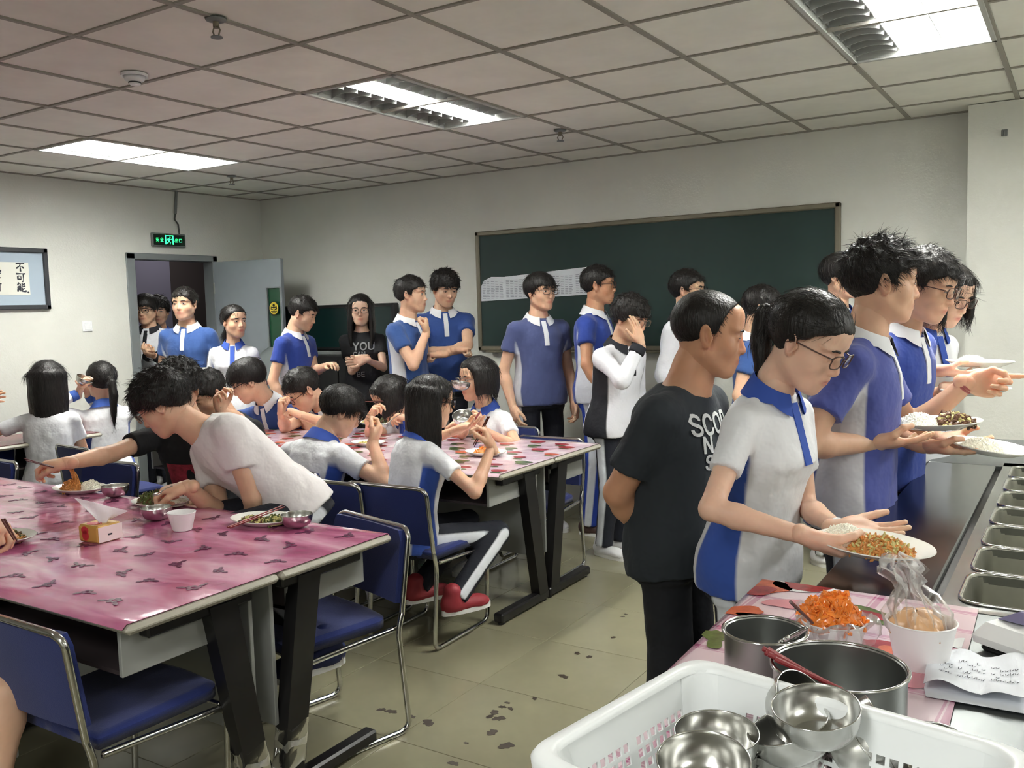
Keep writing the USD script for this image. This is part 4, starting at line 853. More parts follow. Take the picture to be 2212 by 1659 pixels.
# ------------------------------------------------------------------ materials with printed patterns
def cloth_look(name, kind):
    n = {'tc': ('texture_coordinate', {}), 'p': ('principled_bsdf', {'roughness': .16, 'specular_ior_level': .5, 'coat_weight': .4, 'coat_roughness': .05})}; l = [('tc.object', 'mp.vector')]
    if kind == 'pink':
        n['mp'] = ('mapping', {'scale': (1.6, 5.0, 1.)}); n['nz'] = ('noise_texture', {'scale': 1.5, 'detail': 3., 'roughness': .5, 'distortion': .6})
        n['r'] = ('rgb_ramp', {'ramp': [(.28, lin((158, 62, 108))), (.44, lin((186, 92, 136))), (.57, lin((212, 138, 170))), (.70, lin((228, 178, 200)))]})
        l += [('mp.vector', 'nz.vector'), ('nz.fac', 'r.fac'), ('r.color', 'p.base_color')]
    elif kind == 'pale':
        n['mp'] = ('mapping', {'scale': (1., 1., 1.)}); n['nz'] = ('noise_texture', {'scale': 5., 'detail': 3.}); n['r'] = ('rgb_ramp', {'ramp': [(.3, lin((226, 206, 214))), (.5, lin((216, 186, 198))), (.7, lin((238, 228, 230)))]})
        l += [('mp.vector', 'nz.vector'), ('nz.fac', 'r.fac'), ('r.color', 'p.base_color')]
    else:                                                          # check of pink lines on pale pink
        n['mp'] = ('mapping', {'rotation': (0, 0, .06)}); n['sx'] = ('separate_xyz', {}); l += [('mp.vector', 'sx.vector')]; last = None
        n['c0'] = ('mix', {'color1': lin((226, 204, 212)), 'color2': lin((182, 104, 142)), 'fac': 0.})
        acc = None
        for k, (ax, per, wid) in enumerate((('x', .115, .010), ('x', .115, .0), ('y', .115, .010), ('y', .115, .0))):
            n['m%d' % k] = ('math', {'math_type': 'pingpong', 'value2': per / 2}); n['a%d' % k] = ('math', {'math_type': 'add', 'value2': .012 * k})
            n['l%d' % k] = ('math', {'math_type': 'less_than', 'value2': .0065 if k % 2 == 0 else .0022})
            l += [('sx.' + ax, 'a%d.value1' % k), ('a%d.value' % k, 'm%d.value1' % k), ('m%d.value' % k, 'l%d.value1' % k)]
            n['s%d' % k] = ('math', {'math_type': 'multiply_add', 'value2': .5, 'value3': 0.}); l.append(('l%d.value' % k, 's%d.value1' % k))
            if acc: l.append((acc, 's%d.value3' % k))
            acc = 's%d.value' % k
        l += [(acc, 'c0.fac'), ('c0.color', 'p.base_color')]
    n['bn'] = ('noise_texture', {'scale': 7., 'detail': 2.}); n['b'] = ('bump', {'strength': .35, 'distance': .012}); l += [('tc.object', 'bn.vector'), ('bn.fac', 'b.height'), ('b.normal', 'p.normal'), ('b.normal', 'p.coat_normal')]
    LOOK[name] = usdkit.material(stage, '/World/Looks/' + name, n, l, surface='p.BSDF')
cloth_look('cloth_pink', 'pink'); cloth_look('cloth_pale', 'pale'); cloth_look('cloth_check', 'check')
look('print_plum', (104, 46, 84), .2); look('print_fruit', (158, 48, 52), .2, var=.35, scale=22.); look('print_leaf', (84, 104, 52), .2, var=.3, scale=30.); look('print_orange', (200, 96, 62), .2, var=.3, scale=30.); look('print_white', LOOK and (214, 216, 216), .8)
look('print_rose', (220, 150, 160), .2); look('table_edge', (168, 164, 150), .35, var=.05, scale=20.); look('table_panel', (150, 152, 148), .5, var=.04, scale=8.); look('shelf_dark', (66, 58, 60), .5); look('clear_tape', (200, 200, 190), .15, trans=.8)
look('chair_blue', (21, 38, 102), .9, bump=(260., .0012), var=.08, scale=5., sheen=.2); look('chair_under', (22, 26, 44), .8); look('chair_grey', (128, 136, 136), .5)

# ------------------------------------------------------------------ chairs
CW, CD, CS, CB = .46, .44, .435, .755
def make_chair(label, loc, rz, group):
    """tubular steel chair facing +x, origin under the seat"""
    t = Thing('stacking_chair', label, 'chair', group, None, loc, rz); r = .0105; hw = CW / 2
    for s in (-1, 1):
        y = s * hw
        P = rounded([(-.235, y, CS + .02), (-.215, y, CS - .05), (-.25, y, r), (.20, y, r), (.215, y, CS - .06), (-.19, y * .985, CS - .035)], .045, 6)
        t.part('side_frame', tube(P, r, 9), 'chrome', True)
    t.part('back_rail', tube(rounded([(-.235, -hw, CS + .02), (-.275, -hw, CB - .02), (-.283, -hw + .03, CB), (-.283, hw - .03, CB), (-.275, hw, CB - .02), (-.235, hw, CS + .02)], .055, 7), r, 9), 'chrome', True)
    t.part('cross_bar', tube([(.19, -hw, CS - .045), (.19, hw, CS - .045)], .008, 8), 'chrome', True)
    q = np.array([(x, y) for x, y in rounded([(-.19, -hw + .02), (.21, -hw + .01), (.225, 0), (.21, hw - .01), (-.19, hw - .02), (-.20, 0), (-.19, -hw + .02)], .06, 5)][:-1])
    st = tri(m3.Manifold.hull_points(np.array([(x, y, z + .008 * (1 - (y / hw) ** 2)) for x, y in q for z in (CS - .028, CS + .002)] + [(x * .93, y * .93, CS + .016) for x, y in q])))
    t.part('seat', st, 'chair_blue', 40)
    yy = np.linspace(-1, 1, 9); zz = np.linspace(CS + .055, CB - .006, 9); g = np.zeros((9, 9, 3))
    for i, a in enumerate(zz):
        f = (a - CS) / (CB - CS); wd = (hw - .008) * (1 - .10 * max(0., (f - .88) / .12) ** 2)
        g[i, :, 0] = -.222 - .048 * f + -.012 * (1 - yy ** 2) + .004; g[i, :, 1] = yy * wd; g[i, :, 2] = a
    t.part('backrest', sheet(g, .030), 'chair_blue', 50)
    return t
CHAIRS = []
def chair(label, x, y, rz, group='blue steel framed chairs'):
    if not CHAIRS: c = make_chair(label, (x, y, 0), rz, group)
    else: c = copy_of(CHAIRS[0], label, (x, y, 0), rz, group)
    CHAIRS.append(c); return c

# ------------------------------------------------------------------ tables
TZ = .76
def make_table(label, x0, x1, yc, front):
    """folding table with a book shelf; yc = the seam with its twin behind it, front = -1 or 1 the side one sits on"""
    t = Thing('folding_table', label, 'table', 'folding tables pushed back to back', None, ((x0 + x1) / 2, yc, 0)); w = (x1 - x0) / 2; D = .525; s = front
    Y = lambda a, b: (min(a * s, b * s), max(a * s, b * s))
    t.part('table_top', box(-w, w, *Y(.004, D), TZ - .026, TZ, .011), 'table_edge')
    sh = [box(-w + .12, w - .12, *Y(.12, D - .05), TZ - .17, TZ - .158), box(-w + .12, w - .12, *Y(.12, .132), TZ - .17, TZ - .028)]
    t.part('book_shelf', cat_(sh), 'shelf_dark', False)
    for e in (-1, 1): t.part('shelf_side', box(min(e * (w - .12), e * (w - .105)), max(e * (w - .12), e * (w - .105)), *Y(.115, D - .045), TZ - .172, TZ - .028, .002), 'table_panel')
    t.part('front_panel', box(-w + .10, w - .10, *Y(.035, .05), .24, TZ - .03, .002), 'table_panel')
    for e in (-1, 1):
        x = e * (w - .085)
        t.part('top_arm', box(x - .022, x + .022, *Y(.06, D - .10), TZ - .075, TZ - .028, .006), 'black_metal')
        P = [V(x + a, b * s, z) for (b, z) in ((.125, TZ - .05), (.225, TZ - .05), (.012, .03), (.098, .03)) for a in (-.026, .026)]
        lg = t.part('leg', tri(m3.Manifold.hull_points(np.array(P))), 'black_metal', False)
        t.part('foot_bar', box(x - .028, x + .028, *Y(.006, D - .06), .012, .058, .008), 'black_metal')
        for yy in (.03, D - .09): t.part('glide', lathe([(0, 0), (.018, 0), (.018, .013), (0, .013)], 12) if True else None, 'black', under=lg) if False else t.part('glide', moved(lathe([(0, 0), (.018, 0), (.016, .013), (0, .013)], 12), (x, s * yy, 0)), 'black')
    return t
A_nr, A_mid, A_fr = at(283, 1352, z=TZ), at(612, 1240, z=TZ), at(826, 1145, z=TZ)
B_nr, B_mid, B_fr = at(1085, 1028, z=TZ), at(1200, 990, z=TZ), at(1316, 960, z=TZ)
AX, AY = (A_nr[0] + A_mid[0]) / 2 + .0, A_mid[1]; BX, BY = (B_nr[0] + B_mid[0]) / 2, B_mid[1]; TL = 1.40
for nm, X, Y in (('nearest', AX, AY), ('middle', BX, BY)):
    for k in range(2):
        x1 = X - k * (TL + .004)
        for s in (-1, 1):
            make_table({('nearest', 0, -1): 'folding table under the pink cloth with its dark book shelf open to the camera', ('nearest', 0, 1): 'folding table under the pink cloth on the far side, next to the white shirted boy', ('nearest', 1, -1): 'folding table at the left edge of the photo under the pink cloth, near side', ('nearest', 1, 1): 'folding table at the left edge of the photo under the pink cloth, far side',
                        ('middle', 0, -1): 'folding table under the pale fruit cloth, near side with the ponytailed girl', ('middle', 0, 1): 'folding table under the pale fruit cloth, far side by the queue', ('middle', 1, -1): 'folding table further left under the pale cloth, near side', ('middle', 1, 1): 'folding table further left under the pale cloth, far side'}[(nm, k, s)], x1 - TL, x1, Y, s)
CX, CY0, CY1 = -3.02, -.5, .95
t3 = make_table('folding table by the left wall under the dark red cloth', -.70, .70, 0, -1)
t3.x.ClearXformOpOrder(); t3.x.AddTranslateOp(opSuffix='b').Set(Gf.Vec3d(CX - .50, .25, 0)); t3.x.AddRotateZOp(opSuffix='b').Set(90.)
def cloth(name, label, x0, x1, y0, y1, mat, prints, over=.0, z=TZ, drop=.012, right=False, nw=40):
    xs = np.linspace(x0, x1, nw); ys = np.linspace(y0 - over, y1 + over, 30); X, Y = np.meshgrid(xs, ys, indexing='ij')
    Z = z + .0025 + .0012 * meshkit.noise(np.stack([X * 9, Y * 9, X * 0], -1), 3)
    Z = Z - drop * np.clip((y0 + .004 - Y) / max(over, 1e-3), 0, 1) ** 1.2 * (over > 0); Yc = np.where(Y < y0, y0 - .006 - .0 * (y0 - Y), Y); Yc = np.where(Y > y1, y1 + .004, Yc)
    Z = np.where(Y > y1, z + .0025 - drop * np.clip((Y - y1) / max(over, 1e-3), 0, 1), Z)
    t = Thing(name, label, 'tablecloth', None, None, ((x0 + x1) / 2, (y0 + y1) / 2, z))
    t.part('cloth_sheet', sheet(np.stack([X, Yc, Z], -1), .002), mat, True, world=True)
    for nm, mesh, m_ in prints: t.part(nm, mesh, m_, False, world=True, kind='stuff')
    return t
def petals(p, r, n, rot, z, el=.42):
    out = []
    for k in range(n):
        a = rot + k * 2 * PI / n; th = np.linspace(0, 2 * PI, 12, endpoint=False); q = np.stack([r * .62 + r * .38 * np.cos(th), r * el * .5 * np.sin(th)], 1)
        c, s = math.cos(a), math.sin(a); q = q @ np.array([[c, s], [-s, c]]) + p; out.append(extrude(q, z, z + .0006))
    return out
r_ = np.random.default_rng(11); fl_ = []
for i in range(-18, 6):
    for j in range(-3, 3):
        p = V(AX - .12 + i * .17 + (j % 2) * .085 + r_.uniform(-.02, .02), AY + (j + .5) * .165 + r_.uniform(-.015, .015))
        if p[0] > AX - .06 or p[0] < AX - 2 * TL + .06: continue
        ro = r_.uniform(0, 6); sc_ = r_.uniform(.8, 1.15); q_ = petals(V(0, 0), .020 * sc_, 5, ro, TZ + .0052, .75)[:r_.integers(4, 6)]
        for k in range(2):
            a_ = np.linspace(0, 2 * PI, 12, endpoint=False); q_.append(moved(extrude(np.stack([.030 * sc_ + .014 * sc_ * np.cos(a_), .0065 * np.sin(a_)], 1), TZ + .0052, TZ + .0058), rz=math.degrees(ro) + 30 + 120 * k))
        fl_ += [moved(tm(np.asarray(w_.vertices) * V(1.1, 1., 1), w_.faces), (p[0], p[1], 0)) for w_ in q_]
cloth('pink_tablecloth', 'glossy pink plastic tablecloth printed with dark flowers', AX - 2 * TL, AX - .018, AY - .525, AY + .525, 'cloth_pink', [('flower_print', cat_(fl_), 'print_plum')], .03)
fr1, fr2, fr3, fr4 = [], [], [], []
for i in range(-16, 4):
    for j in range(-4, 4):
        p = V(BX - .10 + i * .19 + (j % 2) * .09 + r_.uniform(-.03, .03), BY + (j + .5) * .12 + r_.uniform(-.02, .02))
        if p[0] > BX - .07 or p[0] < BX - 2 * TL + .08: continue
        k = r_.integers(0, 4); a = np.linspace(0, 2 * PI, 18, endpoint=False); rr = r_.uniform(.034, .055)
        q = extrude(np.stack([p[0] + np.cos(a) * rr * (1 + .15 * np.sin(3 * a)), p[1] + np.sin(a) * rr * .7], 1), TZ + .0052, TZ + .0056)
        (fr1, fr2, fr1, fr3)[k].append(q); fr4.append(extrude(np.stack([p[0] + .02 + np.cos(a) * rr * .8, p[1] - .05 + np.sin(a) * .012], 1), TZ + .0052, TZ + .0056))
cloth('pale_tablecloth', 'pale pink plastic tablecloth printed with red fruit', BX - 2 * TL, BX - .015, BY - .525, BY + .525, 'cloth_pale', [('fruit_print', cat_(fr1), 'print_fruit'), ('fruit_print', cat_(fr2), 'print_orange'), ('leaf_print', cat_(fr3 + fr4), 'print_leaf')], .03)
look('cloth_maroon', (112, 50, 58), .25)
cloth('maroon_tablecloth', 'dark red tablecloth on the table by the left wall', CX - .50, CX, -.45, .95, 'cloth_maroon', [], .0)
# plastic taped round the feet of the nearest tables
t = Thing('taped_plastic', 'clear plastic wrapped and taped round the feet of the nearest tables', 'plastic wrap', None, None, (AX - .085, AY, 0))
for s in (-1, 1):
    z_ = np.linspace(.10, .235, 7); a = np.linspace(0, 2 * PI, 25); g = np.zeros((7, 25, 3))
    for i, z in enumerate(z_):
        f = (z - .03) / (TZ - .08); cy = s * ((.055) + (.175 - .055) * f); rx, ry = .031 + .004 * (i % 2), .050 + .004 * ((i + 1) % 2)
        g[i, :, 0] = np.sign(np.cos(a)) * np.abs(np.cos(a)) ** .4 * rx; g[i, :, 1] = cy + np.sign(np.sin(a)) * np.abs(np.sin(a)) ** .4 * ry; g[i, :, 2] = z + .008 * np.sin(5 * a + i)
    t.part('wrap', sheet(g), 'lens', True)
    t.part('tape_band', sheet(g[3:5] * V(1.02, 1, 1)), 'clear_tape', True)

# ------------------------------------------------------------------ the chairs, each named by where it stands
def chr_(u, v, z, rz, off, label):
    """put a chair so that its back's upper right corner (as seen) is at this pixel"""
    p = at(u, v, z=z); c, s = math.cos(math.radians(rz)), math.sin(math.radians(rz)); o = V(c * off[0] - s * off[1], s * off[0] + c * off[1])
    return chair(label, p[0] - o[0], p[1] - o[1], rz)
chr_(128, 1372, CB, 90, (-.28, -CW / 2 + .01), 'blue chair in the lower left corner tucked under the pink clothed table')
chr_(884, 1160, CB - .03, -104, (-.28, CW / 2), 'blue chair at the right end of the pink table with its whole side frame showing')
chr_(915, 1062, CB - .01, 92, (-.28, -CW / 2 + .01), 'blue chair under the ponytailed girl in white')
chr_(772, 1052, CB - .01, 91, (-.28, -CW / 2 + .01), 'blue chair left of the ponytailed girl, behind the white tee boy')
chr_(683, 1028, CB - .01, 88, (-.28, -CW / 2 + .01), 'blue chair under the seated pupil with a blue collar seen from behind')
chr_(1262, 950, CB, -88, (-.28, CW / 2), 'blue chair at the far right corner of the pale clothed table')
chr_(1165, 925, CB, -92, (-.28, CW / 2), 'blue chair under the girl with rimless looking glasses behind the pale table')
chr_(205, 924, CB + .025, 178, (-.28, -CW / 2), 'blue chair behind the girl drinking from a bowl at left')
chr_(32, 945, CB + .025, 180, (-.28, -CW / 2), 'blue chair cut by the left edge behind the long haired girl')
chr_(300, 1004, CB, -88, (-.28, CW / 2), 'blue chair beyond the pink table, behind the reaching arm')
chr_(196, 972, CB, 84, (-.28, -CW / 2), 'blue chair turned away behind the arm of the black tee boy')
chr_(38, 1000, CB, -90, (-.28, CW / 2), 'blue chair with a bright chrome corner at the left edge by the pink table')
# grey plastic chair by the door
p = at(578, 752, y=2.62); t = Thing('plastic_chair', 'grey plastic chair with a slot in its back, near the open door', 'chair', None, None, (p[0], 2.62, 0), -60); zt_ = p[2]
yy = np.linspace(-1, 1, 13); zz = np.linspace(zt_ - .46, zt_, 12); g = np.zeros((12, 13, 3))
for i, z in enumerate(zz):
    f = i / 11; wd = .19 * (1 - max(0, (f - .6) / .4) ** 2.4 * .65); g[i] = np.stack([-.18 - .06 * f + .02 * yy ** 2, yy * wd, np.full(13, z)], 1)
t.part('backrest', sheet(g, .012), 'chair_grey', 50); t.part('slot', box(-.262, -.252, -.05, .05, zt_ - .20, zt_ - .18, .004), 'dark_grey')
t.part('seat', box(-.20, .22, -.21, .21, zt_ - .48, zt_ - .45, .012), 'chair_grey')
for sx in (-1, 1):
    for sy in (-1, 1): t.part('leg', tube([(sx * .16, sy * .17, zt_ - .47), (sx * .21, sy * .21, 0)], .013, 8), 'mid_grey', True)

# ------------------------------------------------------------------ serving counter, crockery, food
look('steel_top', (150, 152, 150), .24, 1., var=.10, scale=4.); look('steel_deck', (98, 102, 106), .18, 1., var=.06, scale=5.); look('steel_panel', (128, 132, 132), .42, .8); look('pan_steel', (158, 158, 146), .36, .7, var=.08, scale=14.)
look('melamine', (238, 238, 230), .25, coat=.3); look('paper_bowl', (240, 238, 238), .55); look('basket_white', (236, 240, 240), .4); look('rice', (250, 248, 234), .6); look('food_orange', (212, 146, 80), .4, var=.3, scale=60.); look('food_red', (168, 64, 40), .4, var=.3, scale=60.)
look('food_green', (86, 96, 44), .45, var=.4, scale=50.); look('food_pale', (206, 196, 130), .45, var=.2, scale=50.); look('food_brown', (104, 70, 48), .45, var=.4, scale=50.); look('kimchi', (236, 134, 52), .25, var=.25, scale=40., coat=.6); look('chop_red', (132, 38, 42), .4); look('chop_brown', (88, 44, 38), .4)
look('sauce', (222, 176, 132), .3); look('pink_plastic', (240, 60, 150), .35); look('scale_white', (228, 230, 228), .4); look('scale_blue', (122, 118, 150), .3); look('gold_pack', (206, 160, 78), .35); look('tissue', (238, 232, 236), .85); look('pack_white', (240, 222, 220), .5); look('wristband', (166, 84, 84), .4)
n_ = {'t': ('transparent_bsdf', {'color': (.96, .97, .97)}), 'g': ('glossy_bsdf', {'roughness': .12, 'color': (.9, .9, .9)}), 'd': ('translucent_bsdf', {'color': (.8, .8, .78)}), 'f': ('layer_weight', {'blend': .35}), 'm0': ('mix_closure', {'fac': .45}), 'm': ('mix_closure', {})}
LOOK['thin_bag'] = usdkit.material(stage, '/World/Looks/thin_bag', {'t': ('transparent_bsdf', {'color': (.97, .97, .97)}), 'g': ('glossy_bsdf', {'roughness': .14, 'color': (.95, .95, .95)}), 'd': ('diffuse_bsdf', {'color': (.85, .84, .82)}), 'a': ('mix_closure', {'fac': .5}), 'f': ('layer_weight', {'blend': .36}), 'm': ('mix_closure', {})},
    [('g.BSDF', 'a.closure1'), ('d.BSDF', 'a.closure2'), ('f.facing', 'm.fac'), ('t.BSDF', 'm.closure1'), ('a.closure', 'm.closure2')], surface='m.closure')
KZ = .88; KR = .893
def sy(y): return CAM[1] + (y - CAM[1]) * KR
def sx(x): return CAM[0] + (x - CAM[0]) * KR
def rrect(x0, x1, y0, y1, r, n=6):
    return np.array(rounded([((x0 + x1) / 2, y0, 0), (x1, y0, 0), (x1, y1, 0), (x0, y1, 0), (x0, y0, 0), ((x0 + x1) / 2, y0, 0)], r, n))[:-1, :2]
KX, KY0, KY1 = 2.225, sy(-2.05), sy(2.50); kd0, kd1, kd2 = sy(-.42), sy(1.66), sy(1.75)
t = Thing('serving_counter', 'long stainless steel serving counter with a dark polished deck and food wells', 'counter', None, None, (KX, 0, 0))
deck = box(0, .243, kd0, kd1, KZ - .035, KZ, .004); t.part('deck', deck, 'steel_deck', 30, label='dark polished steel deck')
wells = [(sy(-.36 + k * .292), sy(-.36 + k * .292 + .264)) for k in range(7)]; wx0, wx1 = .306, .79
cs = m3.CrossSection([rrect(.266, .90, kd0, kd2, .004)]) 
for a, b in wells: cs = cs - m3.CrossSection([rrect(wx0, wx1, a, b, .05)])
t.part('well_plate', moved(tri(m3.Manifold.extrude(cs, .02)), (0, 0, KZ - .02)), 'steel_top', 30)
t.part('groove', box(.241, .268, kd0, kd1, KZ - .07, KZ - .018), 'black', False, label='dark groove between deck and wells')
for a, b in wells:
    o, i_ = rrect(wx0 - .006, wx1 + .006, a - .006, b + .006, .053), None
    prof = [(1.0, KZ + .004), (.985, KZ + .003), (.97, KZ - .004), (.955, KZ - .06), (.93, KZ - .125), (.86, KZ - .132), (.0, KZ - .132)]; c = V((wx0 + wx1) / 2, (a + b) / 2); ring = []
    for s, z in prof: ring.append(np.c_[c + (o - c) * (s if s > .5 else .001), np.full(len(o), z)])
    g = np.array(ring); q = sheet(np.concatenate([g, g[:, :1]], 1), .0015); w_ = t.part('food_pan', q, 'pan_steel', 40)
    lip = np.c_[c + (o - c) * 1.004, np.full(len(o), KZ + .003)]; t.part('pan_rim', tube(lip, .004, 6, True), 'chrome', True, under=w_)
t.part('end_top', cat_([box(.0, .45, kd1 + .004, KY1, KZ - .035, KZ, .003), box(.453, .90, kd2 + .004, KY1, KZ - .035, KZ, .003)]), 'steel_panel', False)
t.part('near_top', box(-.09, .90, KY0, kd0 - .004, KZ - .035, KZ, .003), 'steel_panel', False)
t.part('front_skirt', box(.03, .045, KY0 + .02, KY1 - .02, .12, KZ - .03), 'steel_panel', False); t.part('end_skirt', cat_([box(.03, .92, KY1 - .04, KY1 - .025, .12, KZ - .03)]), 'steel_panel', False); t.part('plinth', box(.08, .90, KY0 + .1, KY1 - .1, 0, .12), 'dark_grey', False)
for x in (.28, .58, .90): t.part('back_post', box(x - .02, x + .02, KY0 + .03, KY0 + .07, 0, KZ - .03), 'steel_panel')
# the checked cloth over the near end
CXa, CXb, CYa, CYb = sx(2.030), sx(2.548), sy(-1.95), sy(-.405)
def kcloth():
    xs = np.concatenate([[CXa - .012, CXa - .010, CXa - .006], np.linspace(CXa, CXb, 40)]); ys = np.linspace(CYa, CYb, 60); X, Y = np.meshgrid(xs, ys, indexing='ij'); Z = np.full(X.shape, KZ + .003) + .0016 * meshkit.noise(np.stack([X * 11, Y * 11, X * 0], -1), 5)
    Z[0] = KZ - .20 + .01 * np.sin(ys * 9); Z[1] = KZ - .10; Z[2] = KZ - .012; X[:3] += .007 * np.sin(ys * 13)[None] * np.array([[1.], [.7], [.2]]); return np.stack([X + (Y - CYb) * -.02, Y, Z], -1)
t = Thing('check_tablecloth', 'pink checked plastic tablecloth with printed meat and vegetables over the counter end', 'tablecloth', None, None, ((CXa + CXb) / 2, (CYa + CYb) / 2, KZ))
t.part('cloth_sheet', sheet(kcloth(), .0016), 'cloth_check', True, world=True)
def splat(u, v, rx, ry, mat, rot=0., wob=.15, z=.0062, seed=0):
    p = at(u, v, z=KZ); a = np.linspace(0, 2 * PI, 28, endpoint=False); r = 1 + wob * np.sin(3 * a + seed) + wob * .6 * np.sin(5 * a + 2 * seed); q = np.stack([rx * r * np.cos(a), ry * r * np.sin(a)], 1)
    c, s = math.cos(rot), math.sin(rot); q = q @ np.array([[c, s], [-s, c]]) + p[:2]; q[:, 0] = np.clip(q[:, 0], CXa + .004, CXb - .006); q[:, 1] = np.minimum(q[:, 1], CYb - .006); t.part('print', extrude(q, KZ + z, KZ + z + .0004), mat, False, world=True, kind='stuff')
for q in [(1735, 1270, .070, .052, 'print_white', 0, .05), (1660, 1272, .05, .05, 'print_orange', .4, .08), (1745, 1272, .052, .038, 'print_fruit', 0, .08, .0068), (1640, 1282, .04, .03, 'print_fruit', 1., .08, .0072), (1600, 1325, .05, .03, 'print_orange', .5, .1), (1640, 1340, .05, .022, 'print_plum', .2, .15), (1868, 1325, .070, .020, 'print_leaf', -.2, .2), (1880, 1335, .066, .016, 'print_fruit', -.3, .2, .0068), (1895, 1348, .03, .016, 'print_leaf', .2, .3),
          (1545, 1385, .022, .05, 'print_leaf', .3, .25), (1900, 1405, .07, .03, 'print_fruit', -.3, .2), (1930, 1415, .05, .02, 'print_orange', .2, .25, .0068), (1700, 1310, .05, .03, 'print_rose', .2, .1), (2090, 1400, .03, .04, 'print_white', 0, .1), (2000, 1480, .05, .03, 'print_rose', .3, .2)]: splat(*q, seed=len(q) + q[0])

def oval(rx, ry, label, p, R, group=None):
    """an oval melamine plate"""
    t = Thing('oval_plate', label, 'plate', group or 'white oval plates', None, p, mat=R)
    pr = np.array([(0, .0), (.62, .0), (.66, .004), (.80, .010), (1., .022), (.992, .0245), (.80, .0135), (.66, .008), (.60, .0045), (0, .0045)]); t.part('dish', lathe([(r, z) for r, z in pr], 44, rx, ry), 'melamine', 50)
    return t
def grains(n, f, size, r, squash=1.):
    """n little pieces on the mound f(u, v) -> point, normal not needed"""
    base = trimesh.creation.icosphere(0); out = []
    V0, F0 = np.asarray(base.vertices), np.asarray(base.faces); vs, fs = [], []
    for k in range(n):
        p = f(r.uniform(0, 1) ** .5, r.uniform(0, 2 * PI)); Q = np.linalg.qr(r.normal(size=(3, 3)))[0]
        vs.append((V0 * (np.asarray(size) * r.uniform(.6, 1.25))) @ Q.T + p); fs.append(F0 + 12 * k)
    return tm(np.vstack(vs), np.vstack(fs))
def mound(name, label, cat, p, R, c, rx, ry, h, seed, mats, n=220, size=(.008, .004, .0035), rough=.25):
    if name == 'rice': n, rough = int(n * 1.8), .15
    """a heap of food lying on a plate whose frame is p, R; c = its middle on the plate"""
    r = np.random.default_rng(seed); a = np.linspace(0, 2 * PI, 26, endpoint=False); rr = np.linspace(0, 1, 9)
    def hgt(u, th): return h * (1 - u ** 2) ** .8 * (1 + rough * (meshkit.noise(V(u * math.cos(th) * 3 + seed, u * math.sin(th) * 3, 0.5), seed) - .5) * 2)
    def f(u, th): return V(c[0] + rx * u * math.cos(th), c[1] + ry * u * math.sin(th), .0075 + hgt(u, th))
    g = np.array([[f(u, th) for th in list(a) + [a[0]]] for u in rr]); g[-1, :, 2] = .006
    t = Thing(name, label, cat, None, 'stuff', p, mat=R); t.part('heap', sheet(g[::-1]), mats[0], True)
    for k, m in enumerate(mats): t.part('pieces', grains(n // len(mats), f, size, r), m, 30, kind='stuff')
    return t
def bowl(label, p, R, s=1., group='small steel bowls', name='steel_bowl'):
    t = Thing(name, label, 'bowl', group, None, p, mat=R)
    a = np.linspace(0, PI / 2, 11); o = [(.030 + .028 * math.sin(q), .046 - .043 * math.cos(q)) for q in a]; o = [(0, .0), (.026, .0), (.030, .003)] + o[1:]; o += [(.0585, .0475), (.0570, .0485)]
    i_ = [(x - .0012, z) for x, z in o[3:-2]][::-1]; i_ = [(x - .0008, max(z, .004)) for x, z in i_]
    pr = o + i_ + [(.026, .0045), (0, .004)]
    t.part('bowl_wall', moved(lathe(pr, 40), s=s), 'steel', 40); t.part('bowl_rim', moved(tube(np.stack([.0575 * np.cos(q_ := np.linspace(0, 2 * PI, 40, endpoint=False)), .0575 * np.sin(q_), np.full(40, .0478)], 1), .0013, 6, True), s=s), 'chrome', True)
    return t
def stick2(label, a, b, mat='chop_brown', group='chopsticks', r0=.0036, r1=.0022):
    a, b = np.asarray(a, float), np.asarray(b, float); t = Thing('chopstick', label, 'chopstick', group, None, a); t.part('stick', tube([a, a + (b - a) * .5, b], [r0, (r0 + r1) / 2, r1], 7), mat, 40, world=True); return t
I3 = np.eye(3)
def flat(rz): return rotz(math.radians(rz))

# --- pots, bowls, bags on the cloth
def pot(u, v, rim_z, d, h, label, handles):
    p = at(u, v, z=rim_z); r = d / 2; t = Thing('steel_pot', label, 'pot', 'steel pots on the counter', None, (p[0], p[1], rim_z - h))
    pr = [(0, 0), (r - .006, 0), (r - .001, .006), (r - .001, h - .003), (r + .004, h - .001), (r + .0042, h + .0012), (r, h + .002), (r - .003, h - .002), (r - .003, .006), (r - .008, .003), (0, .003)]
    t.part('pot_wall', lathe(pr, 56), 'steel_brushed', 35); t.part('rolled_rim', tube(np.stack([(r + .001) * np.cos(q_ := np.linspace(0, 2 * PI, 56, endpoint=False)), (r + .001) * np.sin(q_), np.full(56, h + .001)], 1), .003, 7, True), 'chrome', True)
    for a in handles:
        c, s = math.cos(a), math.sin(a); P = rounded([(r, -.03, h * .62), (r + .028, -.028, h * .66), (r + .028, .028, h * .66), (r, .03, h * .62)], .015, 4); t.part('handle', moved(tube(P, .0045, 8), rz=math.degrees(a)), 'chrome', True)
    return t, V(p[0], p[1], rim_z - h), r
pot1, P1, r1 = pot(1652, 1362, KZ + .103, .138, .098, 'smaller steel pot with tongs resting in it, upper left of the pair', ())
pot2, P2_, r2 = pot(1812, 1439, KZ + .120, .192, .115, 'larger steel pot holding red chopsticks, nearer the basket', ())
t = Thing('tongs', 'serrated steel tongs leaning out of the smaller pot', 'tongs', None, None, at(1690, 1385, z=KZ + .12))
